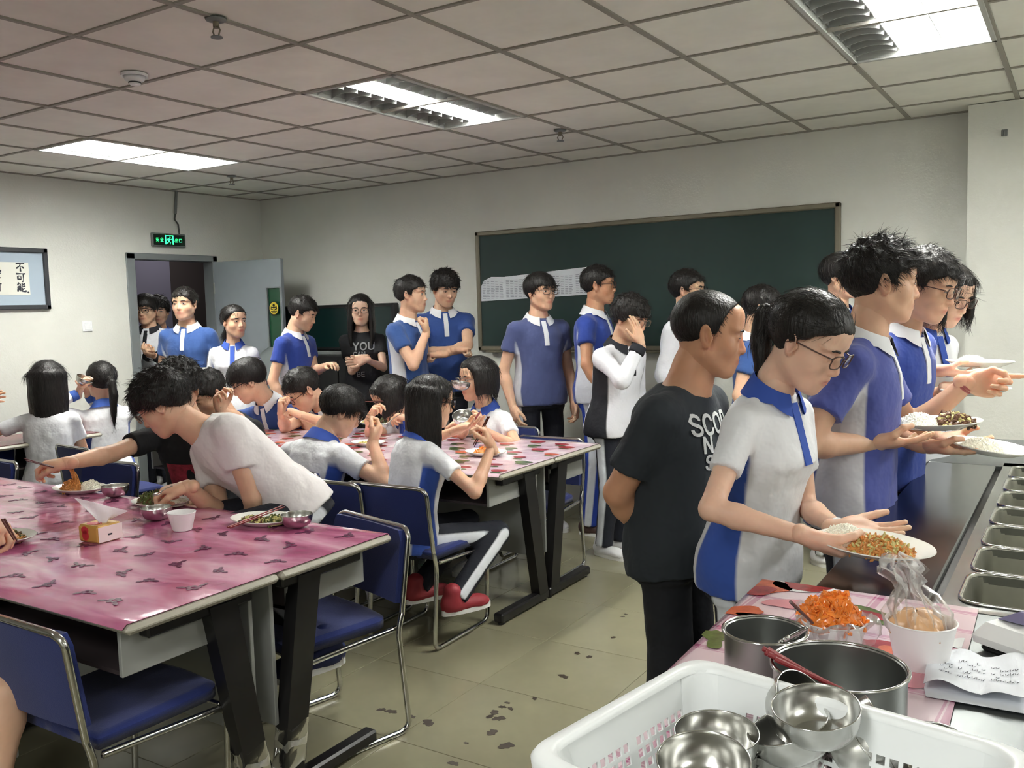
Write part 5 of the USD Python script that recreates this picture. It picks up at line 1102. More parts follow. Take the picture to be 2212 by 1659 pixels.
for s in (-1, 1):
    a, b = at(1690, 1388, z=KZ + .10), at(1742, 1356, z=KZ + .14); n = unit(np.cross(b - a, UPV)); m = (a + b) / 2 + n * s * .006; t.part('arm', tube([a + n * s * .010, m, b + n * s * .002], [.0028, .004, .003], 6), 'chrome', True, world=True)
    t.part('teeth', cat_([blob(a + (b - a) * f + n * s * .011, (.004, .004, .005), 0) for f in (.08, .2, .32, .44)]), 'chrome', False, world=True)
r_ = np.random.default_rng(3)
for k in range(9):
    a = at(1652 + r_.uniform(-6, 12) + k * 1.5, 1402 + k * 2.6 + r_.uniform(-3, 3), z=KZ + .132 + r_.uniform(-.004, .006)); b = at(1780 + k * 5, 1474 + k * 2, z=KZ + .088 + .004 * (k % 3))
    q = stick2('red chopstick in the bundle leaning on the rim of the larger pot', a, b, 'chop_red', 'red chopsticks in the larger pot', .0042, .0030)
def tub(u, v, rim_z, base_z, d, label, name='paper_bowl', oval_=1.0, rz=0., taper=.74):
    p = at(u, v, z=rim_z); h = rim_z - base_z; r = d / 2; t = Thing(name, label, 'bowl', None, None, (p[0], p[1], base_z), rz)
    pr = [(0, 0), (r * taper - .002, 0), (r * taper, .003), (r, h - .002), (r + .002, h), (r, h + .0015), (r - .003, h - .002), (r * taper - .003, .005), (0, .004)]; t.part('shell', lathe(pr, 44, 1., oval_), 'paper_bowl', 40); return t, V(p[0], p[1], base_z), r, h
tb1, T1, rt1, ht1 = tub(1800, 1338, KZ + .078, KZ + .004, .116, 'white bowl heaped with orange kimchi in a plastic bag')
t = mound('kimchi', 'orange kimchi heaped in a plastic bag in the white bowl', 'food', T1 + V(-.004, 0, ht1 - .018), I3, (0, 0), .058, .056, .054, 5, ['kimchi', 'kimchi'], 260, (.013, .006, .003), .5)
def bag_sheet(p, prof, n, seed, sx=1., lean=(0, 0), amp=.006):
    a = np.linspace(0, 2 * PI, n + 1); r = np.random.default_rng(seed); ph = r.uniform(0, 6, 4); g = []
    for k, (rad, z) in enumerate(prof):
        f = k / (len(prof) - 1); q = rad * (1 + .12 * np.sin(3 * a + ph[0] + f * 2) + .10 * np.sin(7 * a + ph[1] - f * 3)) + amp * np.sin(11 * a + ph[2] + 4 * f)
        g.append(np.stack([p[0] + lean[0] * f + q * np.cos(a) * sx, p[1] + lean[1] * f + q * np.sin(a), p[2] + z + amp * np.sin(5 * a + ph[3]) * (f > .3)], 1))
    return sheet(np.array(g))
t = Thing('kimchi_bag', 'clear plastic bag lining the bowl of kimchi', 'plastic bag', None, None, T1); t.part('bag_film', bag_sheet(T1, [(.040, .03), (.056, .066), (.066, .084), (.071, .070), (.069, .045)], 40, 4), 'thin_bag', True, world=True)
stick2('thin brown spoon handle standing in the kimchi bowl', at(1708, 1300, z=KZ + .17), at(1755, 1345, z=KZ + .09), 'chop_brown', 'spoon handle in the kimchi', .003, .003)
tb2, T2, rt2, ht2 = tub(1990, 1340, KZ + .088, KZ + .004, .118, 'tall white bowl with a clear plastic bag pulled up out of it')
t = Thing('tied_bag', 'clear gathered plastic bag with orange sauce standing up out of the tall white bowl', 'plastic bag', None, None, T2)
t.part('bag_film', bag_sheet(T2, [(.014, .03), (.044, .072), (.047, .10), (.030, .122), (.013, .138), (.018, .154), (.036, .168), (.030, .180), (.010, .186)], 48, 2, 1., (-.045, .026), .010), 'thin_bag', True, world=True)
t.part('sauce', bag_sheet(T2 + V(0, 0, .002), [(.008, .03), (.050, .060), (.049, .080), (.030, .092), (.003, .096)], 32, 6, .9, (-.012, .008), .004), 'sauce', True, world=True, label='pale orange sauce in the bag')
t = Thing('pink_bottle', 'bright pink plastic bottle top showing behind the larger pot', 'bottle', None, None, at(1932, 1442, z=KZ + .03)); t.part('cap', lathe([(0, 0), (.022, 0), (.024, .012), (.020, .026), (.010, .032), (0, .033)], 24), 'pink_plastic', 40); t.part('tip', moved(lathe([(0, 0), (.006, 0), (.004, .012), (0, .013)], 12), (0, 0, .032)), 'pink_plastic', 40)
t.x.ClearXformOpOrder(); q = at(1925, 1450, z=KZ + .03); t.x.AddTranslateOp(opSuffix='b').Set(Gf.Vec3d(q[0], q[1], KZ + .0045))
# folded price sheet and the scale
t = Thing('note_paper', 'creased white sheet with handwriting lying half on the cloth', 'paper', None, None, at(2110, 1480, z=KZ))
c4 = [at(1995, 1488, z=KZ + .012), at(2008, 1412, z=KZ + .012), at(2230, 1432, z=KZ + .012), at(2240, 1530, z=KZ + .012)]; nu, nv = 24, 12; g = np.zeros((nu, nv, 3))
for i in range(nu):
    for j in range(nv):
        f, e = i / (nu - 1), j / (nv - 1); g[i, j] = (c4[0] * (1 - f) + c4[3] * f) * (1 - e) + (c4[1] * (1 - f) + c4[2] * f) * e + UPV * (.004 + .014 * abs(math.sin(f * 5.2 + .4)) * (1 - .4 * e) + .004 * math.sin(f * 13 + e * 3))
t.part('top_leaf', sheet(g, .0008), 'paper', True, world=True); g2 = g.copy(); g2[..., 2] = KZ + .0072 + .0 * g2[..., 2]; g2[:, 0] += V(.006, -.018, 0); t.part('lower_leaf', sheet(g2, .0008), 'paper', True, world=True)
hw_ = []
for k in range(3):
    for m in range(15):
        f, e = .16 + m * .05, .30 + k * .17 + r_.uniform(-.03, .03); i, j = int(f * (nu - 1)), int(e * (nv - 1)); p0 = g[i, j] + UPV * .0022; du, dv = unit(g[min(i + 1, nu - 1), j] - g[i, j]), unit(g[i, min(j + 1, nv - 1)] - g[i, j]); L_ = r_.uniform(.003, .009)
        hw_ += [tube([p0, p0 + dv * L_], .0005, 4), tube([p0 + du * .002 - dv * .001, p0 + du * .002 + dv * L_ * .6 + du * .003], .0005, 4)]
t.part('handwriting', cat_(hw_), 'ink', False, world=True, kind='stuff')
p = at(2190, 1395, z=KZ + .02); q2r = -32
t = Thing('kitchen_scale', 'white kitchen scale with a pale display and black base at the right edge', 'scale', None, None, (p[0] + .06, p[1] + .03, KZ), q2r)
t.part('base', box(-.085, .085, -.085, .085, 0, .014, .006), 'black'); t.part('body', tri(m3.Manifold.hull_points(np.array([(x * a, y * a, z) for x in (-1, 1) for y in (-1, 1) for a, z in ((.092, .016), (.094, .030), (.078, .056))]))), 'scale_white', 20)
t.part('display', tri(m3.Manifold.hull_points(np.array([(-.074, -.05, .058), (-.074, .07, .058), (-.02, .07, .062), (-.02, -.05, .062), (-.03, -.05, .085), (-.03, .07, .085), (-.022, .07, .085), (-.022, -.05, .085)]))), 'scale_blue', False); t.part('emblem', cat_([moved(disc(.012, .001, 20, .4), (-.05 - .012 * s, -.066, .052), rz=30 * s) for s in (-1, 0, 1)] + [box(-.064, -.036, -.083, -.080, .040, .041)]), 'ink_faint', False)
t.part('buttons', cat_([moved(disc(.005, .002, 14), (-.087, -.03 + .02 * k, .010), R=roty(-PI / 2)) for k in range(3)]), 'mid_grey', False)

# --- the basket of bowls
BT = at(1500, 1416, z=KZ + .148); BL_ = at(1236, 1602, z=KZ + .148); BR_ = at(2196, 1612, z=KZ + .148)
ex_ = unit((BR_ - BT) * V(1, 1, 0)); ey_ = -np.cross(UPV, ex_); LX = np.linalg.norm(BR_ - BT) + .02; LY = abs((BL_ - BT) @ ey_) + .05
t = Thing('basket', 'white plastic lattice basket full of steel bowls in the foreground', 'basket', None, None, (BT[0], BT[1], KZ)); BH = .135
def bwall(p0, u, L, inn, panels, rows, cell=.0112, bar=.0052):
    """a slanting lattice wall: p0 the top corner, u along, inn the way it leans in"""
    c = m3.CrossSection([[(0, 0), (L, 0), (L, BH), (0, BH)]])
    for (s0, n) in panels:
        for i in range(n):
            for j in range(rows):
                x, y = s0 + i * (cell + bar), .014 + j * (cell + bar); c = c - m3.CrossSection([[(x, y), (x + cell, y), (x + cell, y + cell), (x, y + cell)]])
    q = tri(m3.Manifold.extrude(c, .0026)); v = np.asarray(q.vertices); w = unit(UPV * BH - inn * .028)   # up the wall
    nn = unit(np.cross(u, w)); base = p0 - UPV * BH + inn * .028
    return tm(base + v[:, :1] * u + v[:, 1:2] * (w * (BH / abs(w[2])) / BH) + v[:, 2:3] * nn, q.faces)
p00 = V(BT[0], BT[1], KZ + .006 + BH) + ex_ * .012 + ey_ * .012; lx, ly = LX - .024, LY - .024
t.part('wall_panel', bwall(p00, ex_, lx, ey_, [(.085, 8), (lx / 2 + .02, 9)], 5), 'basket_white', False, world=True)
t.part('wall_panel', bwall(p00, ey_, ly, ex_, [(.058, 7), (ly / 2 + .012, 7)], 5), 'basket_white', False, world=True)
t.part('wall_panel', bwall(p00 + ey_ * ly, ex_, lx, -ey_, [(.06, 9), (lx / 2 + .01, 9)], 6), 'basket_white', False, world=True)
t.part('wall_panel', bwall(p00 + ex_ * lx, ey_, ly, -ex_, [(.055, 7), (ly / 2 + .012, 7)], 6), 'basket_white', False, world=True)
fl_ = tri(m3.Manifold.extrude(m3.CrossSection([rrect(.03, lx - .03, .03, ly - .03, .03)]), .004)); v = np.asarray(fl_.vertices); t.part('floor_panel', tm(V(*p00[:2], KZ + .0062) + v[:, :1] * ex_ + v[:, 1:2] * ey_ + v[:, 2:3] * UPV, fl_.faces[:, ::-1]), 'basket_white', False, world=True)
rp = rrect(0, lx, 0, ly, .045, 10); cen = rp.mean(0); rings = []
for off, dz in ((-.004, -.004), (-.002, .003), (.004, .006), (.016, .004), (.020, -.002), (.019, -.016), (.016, -.016), (.014, -.004), (-.004, -.004)):
    d = unit(rp - cen); k = rp + np.sign(rp - cen) * off; rings.append(np.stack([V(p00[0], p00[1], p00[2] + dz) + a * ex_ + b * ey_ for a, b in k]))
g = np.array(rings); q = sheet(np.concatenate([g, g[:, :1]], 1)); t.part('rim', tm(q.vertices, q.faces), 'basket_white', 50, world=True)
for c_, (sa, sb) in (((0, 0), (1, 1)), ((lx, 0), (-1, 1)), ((0, ly), (1, -1)), ((lx, ly), (-1, -1))):
    zz = np.linspace(0, 1, 5); aa = np.linspace(0, PI / 2, 7); gg = np.array([[V(p00[0], p00[1], p00[2] - BH * z) + ex_ * (c_[0] + sa * (.026 * z + .045 * (1 - math.cos(a)))) + ey_ * (c_[1] + sb * (.026 * z + .045 * (1 - math.sin(a)))) for a in aa] for z in zz]); t.part('corner', sheet(gg, .003), 'basket_white', True, world=True)
def tilt(ax, deg):
    ax = unit(ax); a = math.radians(deg); K = np.array([[0, -ax[2], ax[1]], [ax[2], 0, -ax[0]], [-ax[1], ax[0], 0]]); return np.eye(3) + math.sin(a) * K + (1 - math.cos(a)) * K @ K
TO = unit((CAM - V(2.4, -1.5, 1.0)) * V(1, 1, 0)); RT = np.cross(TO, UPV); RT = -RT                     # towards the camera, to its right
BW = []
for u, v, z, ax, dg, lab in [(1548, 1606, .075, RT, 4, 'steel bowl sitting flat on a stack at the left of the basket'), (1545, 1640, .045, RT, 3, 'second steel bowl in the left stack of the basket'), (1545, 1668, .014, RT, 0, 'lowest steel bowl in the left stack of the basket'), (1764, 1552, .118, TO * .5 + RT * .9, 9, 'topmost steel bowl of the heap, tipped towards the camera'), (1724, 1540, .082, TO * .9 - RT * .5, -50, 'steel bowl standing on edge behind the topmost bowl'),
                          (1712, 1592, .080, TO, 20, 'tilted steel bowl under the topmost one'), (1700, 1625, .045, TO, 14, 'second tilted steel bowl down the middle heap'), (1700, 1660, .012, TO, 6, 'bottom steel bowl of the middle heap'), (1893, 1600, .068, TO * 1. + RT * .2, -62, 'steel bowl lying on its side right of the heap'), (1868, 1612, .060, TO * 1. + RT * .2, -58, 'steel bowl nested under the one on its side'), (1842, 1626, .050, TO * 1. + RT * .2, -54, 'third steel bowl nested on its side'), (2010, 1652, .050, TO * .5 + RT, 26, 'steel bowl in the lower right corner of the basket'), (1520, 1668, .10, RT, 10, 'steel bowl cut by the bottom edge at the left of the basket')]:
    R_ = tilt(ax, dg); c_ = at(u, v, z=KZ + .02 + z); BW.append(bowl(lab, c_ - R_ @ V(0, 0, .028), R_, .94, 'steel bowls heaped in the basket'))

# --- on the tables
def on(u, v, z=TZ + .006): return at(u, v, z=z)
def plate_on(u, v, rz, label, rx=.135, ry=.098): p = on(u, v); R_ = flat(rz); oval(rx, ry, label, p, R_, 'plates on the tables'); return p, R_
p, R_ = plate_on(172, 1062, 6, 'oval plate of noodles, greens and rice, farthest left on the pink table'); mound('noodles', 'tall heap of orange noodles lifted on the left plate', 'food', p, R_, (-.01, -.03), .055, .04, .045, 21, ['food_orange', 'food_orange'], 160, (.014, .004, .004)); mound('greens', 'dark green vegetables at the left of the noodle plate', 'food', p, R_, (-.06, .015), .045, .05, .030, 22, ['food_green', 'food_brown'], 120, (.012, .005, .004)); mound('rice', 'white rice at the right of the noodle plate', 'food', p, R_, (.05, .02), .055, .05, .042, 23, ['rice'], 240, (.006, .0025, .0025))
t = Thing('lifted_noodles', 'strand of orange noodles hanging down to the left plate', 'food', None, 'stuff', p)
ntop = at(152, 1010, z=TZ + .125); nb = p + V(.0, -.01, .035)
t.part('strands', cat_([tube([nb + V(r_.uniform(-.02, .02), r_.uniform(-.02, .02), 0), (nb + ntop) / 2 + r_.normal(0, .006, 3), ntop + r_.normal(0, .005, 3)], .0035, 5) for k in range(16)]), 'food_orange', True, world=True, kind='stuff')
p, R_ = plate_on(348, 1092, 8, 'oval plate of dark greens and rice in the middle of the pink table'); mound('greens', 'dark leafy greens heaped on the middle plate', 'food', p, R_, (-.045, .0), .065, .06, .045, 24, ['food_green', 'food_brown'], 200, (.014, .006, .003), .5); mound('rice', 'white rice beside the leafy greens', 'food', p, R_, (.065, .015), .05, .055, .022, 25, ['rice'], 200, (.006, .0025, .0025))
p, R_ = plate_on(570, 1130, 10, 'oval plate of leftovers with chopsticks across it at the right of the pink table'); mound('leftovers', 'brown and pale green leftovers on the right plate', 'food', p, R_, (-.025, -.025), .06, .038, .022, 26, ['food_brown', 'food_pale'], 170, (.010, .005, .004)); mound('cabbage', 'pale green cabbage on the right plate', 'food', p, R_, (.055, -.012), .045, .042, .026, 27, ['food_pale', 'food_green'], 140, (.012, .006, .003))
stick2('red brown chopstick laid across the leftovers plate', on(492, 1139, TZ + .03), on(610, 1092, TZ + .055), 'chop_red'); stick2('second chopstick lying close along the first on the leftovers plate', on(497, 1140, TZ + .03), on(615, 1095, TZ + .052), 'chop_red')
p, R_ = plate_on(2, 1170, 12, 'oval plate of noodles cut by the left edge of the photo'); mound('noodles', 'brown noodles and greens on the plate at the left edge', 'food', p, R_, (.01, .0), .085, .06, .030, 28, ['food_orange', 'food_brown', 'food_green'], 240, (.013, .004, .004))
bowl('steel bowl beyond the tissue pack beside the noodle plate', on(250, 1072), I3, 1.0, 'steel bowls on the pink table'); bowl('steel bowl left of the white paper bowl', on(340, 1122), I3, 1.0, 'steel bowls on the pink table'); bowl('steel bowl at the right end of the pink table by the leftovers', on(642, 1138), I3, 1.0, 'steel bowls on the pink table')
q_ = on(392, 1140); t, *_ = tub(392, 1106, TZ + .072, TZ + .006, .105, 'white paper bowl in the middle of the pink table', 'paper_bowl', .92, 0, .70)
p = on(217, 1166); t = Thing('tissue_pack', 'gold tissue pack with red print and a white tissue pulled out', 'tissue pack', None, None, p, 3.)
t.part('pack', box(-.055, .055, -.048, .052, 0, .062, .008), 'gold_pack', 20); t.part('end_label', box(.0553, .0562, -.046, .050, .004, .058, .0003), 'pack_white', False, label='white printed end of the pack'); t.part('mark', box(.0563, .0568, -.008, .008, .024, .030), 'ink', False)
em_ = [moved(disc(.018, .0008, 24), (-.012, -.0484, .026), R=rotx(PI / 2)), moved(disc(.014, .0008, 20, 1.4), (-.014, -.0484, .044), R=rotx(PI / 2)), moved(disc(.020, .0008, 20, 1.6), (-.006, -.016, .0622))]
for q in em_: t.part('red_emblem', q, 'red_print', False)
g = np.zeros((8, 10, 3))
for i in range(8):
    for j in range(10):
        f, e = i / 7, j / 9 - .5; g[i, j] = V(.014 + f * .014 * math.sin(j) + e * f * .10, .004 + e * (.03 + .10 * f), .060 + f * (.088 - .065 * (e + .3))) + V(.012 * math.sin(e * 9 + f * 2), 0, 0)
t.part('tissue', sheet(g, .0008), 'tissue', True)
PB = 'plates on the pale table'
p, R_ = plate_on(525, 900, 0, 'plate of pale cabbage by the leaning blue polo boy', .12, .09); mound('cabbage', 'pale yellow green cabbage heaped on the far left plate', 'food', p, R_, (0, 0), .085, .06, .05, 31, ['food_pale', 'rice'], 150, (.018, .010, .004), .4)
p, R_ = plate_on(602, 912, 0, 'small plate of brown meat in front of the bent blue polo boy', .09, .075); mound('meat', 'brown meat on the small plate', 'food', p, R_, (0, 0), .06, .05, .03, 32, ['food_orange', 'food_brown'], 110, (.010, .006, .005))
p, R_ = plate_on(815, 918, 4, 'large plate of noodles and greens in front of the girl with chopsticks', .15, .10); mound('noodles', 'yellow noodles on the large plate', 'food', p, R_, (-.045, 0), .07, .06, .045, 33, ['food_orange', 'food_pale'], 150, (.012, .006, .006)); mound('greens', 'brown greens on the large plate', 'food', p, R_, (.05, 0), .065, .055, .038, 34, ['food_green', 'food_brown'], 130, (.012, .005, .004))
p, R_ = plate_on(795, 962, 4, 'white plate by the hand of the pupil seen from behind', .11, .08); mound('rice', 'few grains of rice and sauce on the white plate', 'food', p, R_, (-.02, 0), .05, .04, .012, 35, ['food_pale'], 80, (.008, .004, .003))
p, R_ = plate_on(1022, 941, 4, 'plate of rice between the two girls', .10, .08); mound('rice', 'orange stained rice between the two girls', 'food', p, R_, (0, 0), .06, .05, .022, 36, ['food_orange', 'rice'], 110, (.007, .003, .003))
p, R_ = plate_on(1050, 983, 4, 'plate half hidden behind the arm of the ponytailed girl', .12, .09); mound('noodles', 'orange noodles on the plate behind the arm', 'food', p, R_, (0, 0), .07, .06, .035, 37, ['food_orange', 'kimchi'], 120, (.012, .004, .004))
p = at(22, 902, z=TZ + .006); oval(.15, .11, 'plate of brown rice in front of the long haired girl at left', p, I3, 'plates on the tables'); mound('brown_rice', 'brown rice on the plate at far left', 'food', p, I3, (0, 0), .12, .085, .05, 38, ['food_brown', 'food_pale'], 150, (.010, .006, .004))

# ------------------------------------------------------------------ the people
def H(u, v, d): return at(u, v, d=d)
CAMR, CAMF = CR[0] * V(1, 1, 0), CR[2] * V(1, 1, 0)
LEFTW, RIGHTW = -unit(CAMR), unit(CAMR)
Q = 'pupils queueing along the back wall'
def pz(t): print(t.path.split('/')[-1], 'pelvis z %.2f' % t.pel[2], 'at %.2f %.2f' % tuple(t.pel[:2]), 'head', np.round(t.hc, 2))
def P(label, u, v, d, yaw, **k):
    t = person(label, H(u, v, d), yaw, **k); pz(t); return t
FAR2 = dict(FAR)
# --- the queue, left to right
P('boy with glasses in a white and black jacket standing in the doorway', 315, 668, 7.9, -58, hair='bowl', glasses='glass_black', top='jacket', sleeve=1., skin='skin', hp=8, R=dict(to=H(322, 765, 7.72), pose='fist', palm=V(0, 0, 1)), L=dict(to=H(332, 768, 7.72), pose='cup', palm=V(0, 0, 1)), group=None, lod=FAR, panel=-.0)
P('dark haired person half hidden behind the boy in the doorway', 341, 672, 8.25, -40, hair='fluffy', top='white', hp=5)
P('boy in a blue polo with white collar facing the camera by the door', 398, 657, 7.1, -62, hair='short', top='sky', s=1.03)
P('girl in a white polo with blue collar looking right by the door', 506, 695, 6.9, -48, kind='f', hair='lowpony', top='white', hy=38, skin='skin')
P('boy in a blue polo in profile looking down before the wide screen', 655, 677, 6.95, 12, hair='short', top='royal', hy=10, hp=22, gaze=.8, L=dict(to=H(708, 790, 6.8), pose='relax', palm=V(0, 0, -1)))
def you(t, T, off):
    for k, (tx, h, t0, y0) in enumerate((('YOU', .060, .66, -.075), ('CAN', .034, .56, -.07), ('BE', .040, .20, -.05))): chest_text(tx, h, t0, y0, 'print_grey', True, 'print')(t, T, off)
P('girl with long black hair and glasses in a black tee, arms folded low', 779, 670, 7.2, -52, kind='f', hair='loose', glasses='glass_metal', top='black', legs='plain', collar=False, skin='skin_fair', hp=3, s=1.04, print_=you,
  R=dict(to=H(787, 772, 6.98), pose='fist', palm=V(0, 0, -1), dir=LEFTW), L=dict(to=H(790, 777, 6.92), pose='relax', dir=LEFTW, palm=-CAMF))
P('boy in a blue and white polo in profile with his hand on his chin', 889, 637, 6.35, 14, hair='short', top='sky', hy=14, skin='skin', R=dict(to=H(921, 718, 6.2), pose='fist', palm=LEFTW, dir=V(0, 0, 1), elbow=V(-.2, -.5, -1)), panel=.0, twist=-8)
P('boy with bushy hair in a blue polo with his arms crossed', 962, 624, 6.7, -42, hair='fluffy', top='blue', hy=10, hp=16, gaze=.8, skin='skin', s=1.05, R=dict(to=H(985, 755, 6.45), pose='fist', dir=RIGHTW, palm=V(0, 0, -1), elbow=V(-.7, -.5, -.7)), L=dict(to=H(955, 765, 6.42), pose='fist', dir=LEFTW, palm=V(0, 0, -1), elbow=V(1, .2, -.7)))
P('boy with a bowl haircut and glasses in a greyish blue polo before the paper strip', 1168, 631, 6.1, -32, hair='bowl', glasses='glass_metal', top='slate', hy=12, s=1.02)
P('tall boy with glasses in royal blue polo and blue trousers looking right', 1294, 617, 6.0, 8, hair='short', glasses='glass_brown', top='royal', legs='blue', hy=8, skin='skin_tan', panel=.006, s=1.02, shoes='shoe_brown', R=dict(to=H(1312, 862, 5.75), pose='relax', elbow=V(-.3, -1, -.2)))
P('pupil in a white and black jacket covering the mouth with a hand', 1362, 688, 5.38, -12, hair='fluffy', glasses='glass_metal', top='jacket', sleeve=1., lean=8, hp=18, s=.95, R=dict(to=H(1384, 742, 5.15), pose='flat', palm=LEFTW * .6 + CAMF * .6, dir=UPV * 1. + LEFTW * .25, elbow=V(0, -.6, -1)), panel=.01)
P('boy with glasses in a white jacket behind the man in black', 1487, 628, 5.75, 2, hair='short', glasses='glass_black', top='jacket', sleeve=1., s=1.0, panel=-.06)
P('dark haired pupil in a blue polo half hidden between the man and the girl', 1648, 668, 5.2, 8, hair='short', top='sky', hp=10, s=.92)
P('boy with glasses looking over the tall reaching boy from behind', 1820, 597, 5.1, -16, hair='bowl', glasses='glass_brown', top='white', skin='skin')
# --- at the counter
def scop2(t, T, off):
    for tx, h, t0, y0 in (('SCOP', .062, .73, -.145), ('N', .054, .61, -.105), ('S', .050, .49, -.095)): chest_text(tx, h, t0, y0, 'print_white', True, 'print')(t, T, off)
MAN = P('heavy man with receding hair in a black tee printed with white letters, hands behind', 1532, 722, 2.82, -2, kind='man', hair='man', top='charcoal', legs='plain', collar=False, hy=22, hp=10, gaze=.7, lean=7, bend=.05, skin='skin_tan', lod=NEAR, sleeve=.70, s=.98, print_=scop2,
  R=dict(to=H(1400, 1160, 2.95), pose='relax', elbow=V(-.75, -.9, -.1), palm=V(1, 0, 0), dir=V(.3, .6, -.6)), L=dict(to=H(1410, 1130, 2.98), pose='relax', elbow=V(-1, .3, .1)), hem=-.24)
def logo(t, T, off):
    for k in range(3): t.part('logo', sheet(np.array([[T.front(.655 - .012 * k + .006 * i, -.052 - .010 * j * (1 + k % 2), off + .005) for j in range(3)] for i in range(2)]), .001), 'print_green', False, world=True)
GIRL = P('girl with glasses and tied back hair in a white polo holding a plate of noodles', 1746, 738, 2.42, -14, kind='f', hair='pony', glasses='glass_brown', top='white', hy=4, hp=30, gaze=.85, lean=9, skin='skin_fair', lod=NEAR, s=1.04, hs=1.03, print_=logo,
  R=dict(to=H(1745, 1160, 2.20), pose='cup', palm=V(.25, .45, .8), dir=V(.75, .45, -.45), elbow=V(-.6, -.6, -.4)), L=dict(to=H(1812, 1142, 2.36), pose='flat', palm=V(0, -.4, 1), dir=V(.9, -.05, .02), elbow=V(-.3, .5, -.5)), sleeve=.6)
REACH = P('tall boy with spiky hair in a violet blue polo reaching out over the counter', 1906, 612, 2.9, 0, hair='spiky', top='violet', hy=20, hp=4, lean=5, skin='skin', lod=NEAR, s=1.04, sleeve=.62, gaze=.5,
  R=dict(to=H(1880, 958, 2.84), pose='hold', palm=V(0, .3, 1), dir=V(.9, .3, .05), elbow=V(-.5, -.7, -.5)), L=dict(to=H(2092, 826, 3.0), pose='point', palm=V(.1, -1, .2), dir=V(.9, .35, -.12), elbow=V(-.2, .3, -1)), panel=.008)
G2 = P('boy with glasses in a bright blue polo behind the reaching boy, holding a plate', 1998, 617, 3.25, -14, hair='short', glasses='glass_brown', top='royal', hp=18, gaze=.8, lean=8, hy=2, skin='skin', lod=NEAR, s=1.0, R=dict(to=H(1992, 962, 3.04), pose='hold', palm=V(0, .2, 1), dir=V(.9, .1, -.15), elbow=V(-.5, -.6, -.6)), L=dict(to=H(2030, 950, 3.2), pose='hold', palm=V(0, -.2, 1), dir=V(.9, -.3, 0)))
G3 = P('girl with a bob and glasses in a white polo, last at the counter', 2043, 636, 3.62, -30, kind='f', hair='bob', glasses='glass_brown', top='white', hp=24, gaze=.8, lean=8, skin='skin_fair', lod=NEAR, s=1.02, hs=.98, R=dict(to=H(2018, 800, 3.5), pose='hold', palm=V(0, .2, 1), dir=V(.95, .1, -.1), elbow=V(-.5, -.3, -.8)), L=dict(to=H(2052, 838, 3.46), pose='hold', palm=V(0, -.2, 1), dir=V(.95, -.2, 0)))
# wrist bands
def band(t, sg, r, mat, name, label, w=.004, n=1):
    sh, el, wr, HR, pose = t.arm[sg]; u = unit(wr - el); a = np.linspace(0, 2 * PI, 20, endpoint=False); x = unit(np.cross(u, UPV)); y = np.cross(u, x)
    for k in range(n):
        c = wr - u * (.012 + .009 * k); t.part(name, tube(c + r * (np.cos(a)[:, None] * x + np.sin(a)[:, None] * y), w, 7, True), mat, True, world=True, label=label)
band(REACH, 1, .0275, 'wristband', 'wristband', 'dull red wristband', .0045, 2); band(GIRL, 1, .0225, 'white_plastic', 'wristband', 'white wristband', .005)
# plates held in the hands
def held(label, u, v, d, rx, ry, rz, tx, ty, foods, group='plates held in the queue'):
    p = H(u, v, d); R_ = flat(rz) @ rotx(math.radians(tx)) @ roty(math.radians(ty)); oval(rx, ry, label, p, R_, group)
    for f in foods: mound(f[0], f[1], 'food', p, R_, *f[2:])
held('oval plate of rice and orange noodles held by the girl in front', 1887, 1192, 2.18, .138, .10, 6, 4, 4, [('rice', 'white rice on the plate held by the girl in front', (-.07, .02), .055, .055, .042, 41, ['rice'], 300, (.006, .0025, .0025)), ('noodles', 'orange fried noodles on the plate held by the girl in front', (.015, -.022), .075, .052, .034, 42, ['food_orange', 'food_orange', 'food_pale'], 520, (.015, .0042, .0035), .4)])
held('oval plate of rice and brown meat held by the reaching boy', 2022, 924, 2.92, .140, .10, 20, 2, -2, [('rice', 'white rice on the plate held by the reaching boy', (-.055, 0), .065, .06, .042, 43, ['rice'], 300, (.006, .0025, .0025)), ('meat', 'brown meat and mushrooms beside the rice of the reaching boy', (.055, .0), .058, .05, .034, 44, ['food_brown', 'food_brown', 'food_brown', 'food_brown', 'food_pale'], 230, (.017, .010, .006), .5)])
held('tilted oval plate of rice held by the boy in bright blue', 2135, 976, 2.98, .130, .095, 0, 4, 8, [('rice', 'white rice on the tilted plate of the boy in bright blue', (-.02, 0), .065, .05, .034, 45, ['rice'], 300, (.006, .0025, .0025))])
held('upper oval plate of rice held out by the last girl', 2116, 792, 3.5, .125, .09, 24, 1, 2, [('rice', 'white rice on the upper plate of the last girl', (-.03, 0), .065, .05, .034, 46, ['rice'], 260, (.006, .0025, .0025))])
held('lower oval plate of rice under the reaching hand', 2108, 853, 3.4, .125, .09, 24, -1, -1, [('rice', 'white rice on the plate under the reaching hand', (-.03, 0), .055, .05, .034, 47, ['rice'], 260, (.006, .0025, .0025))])
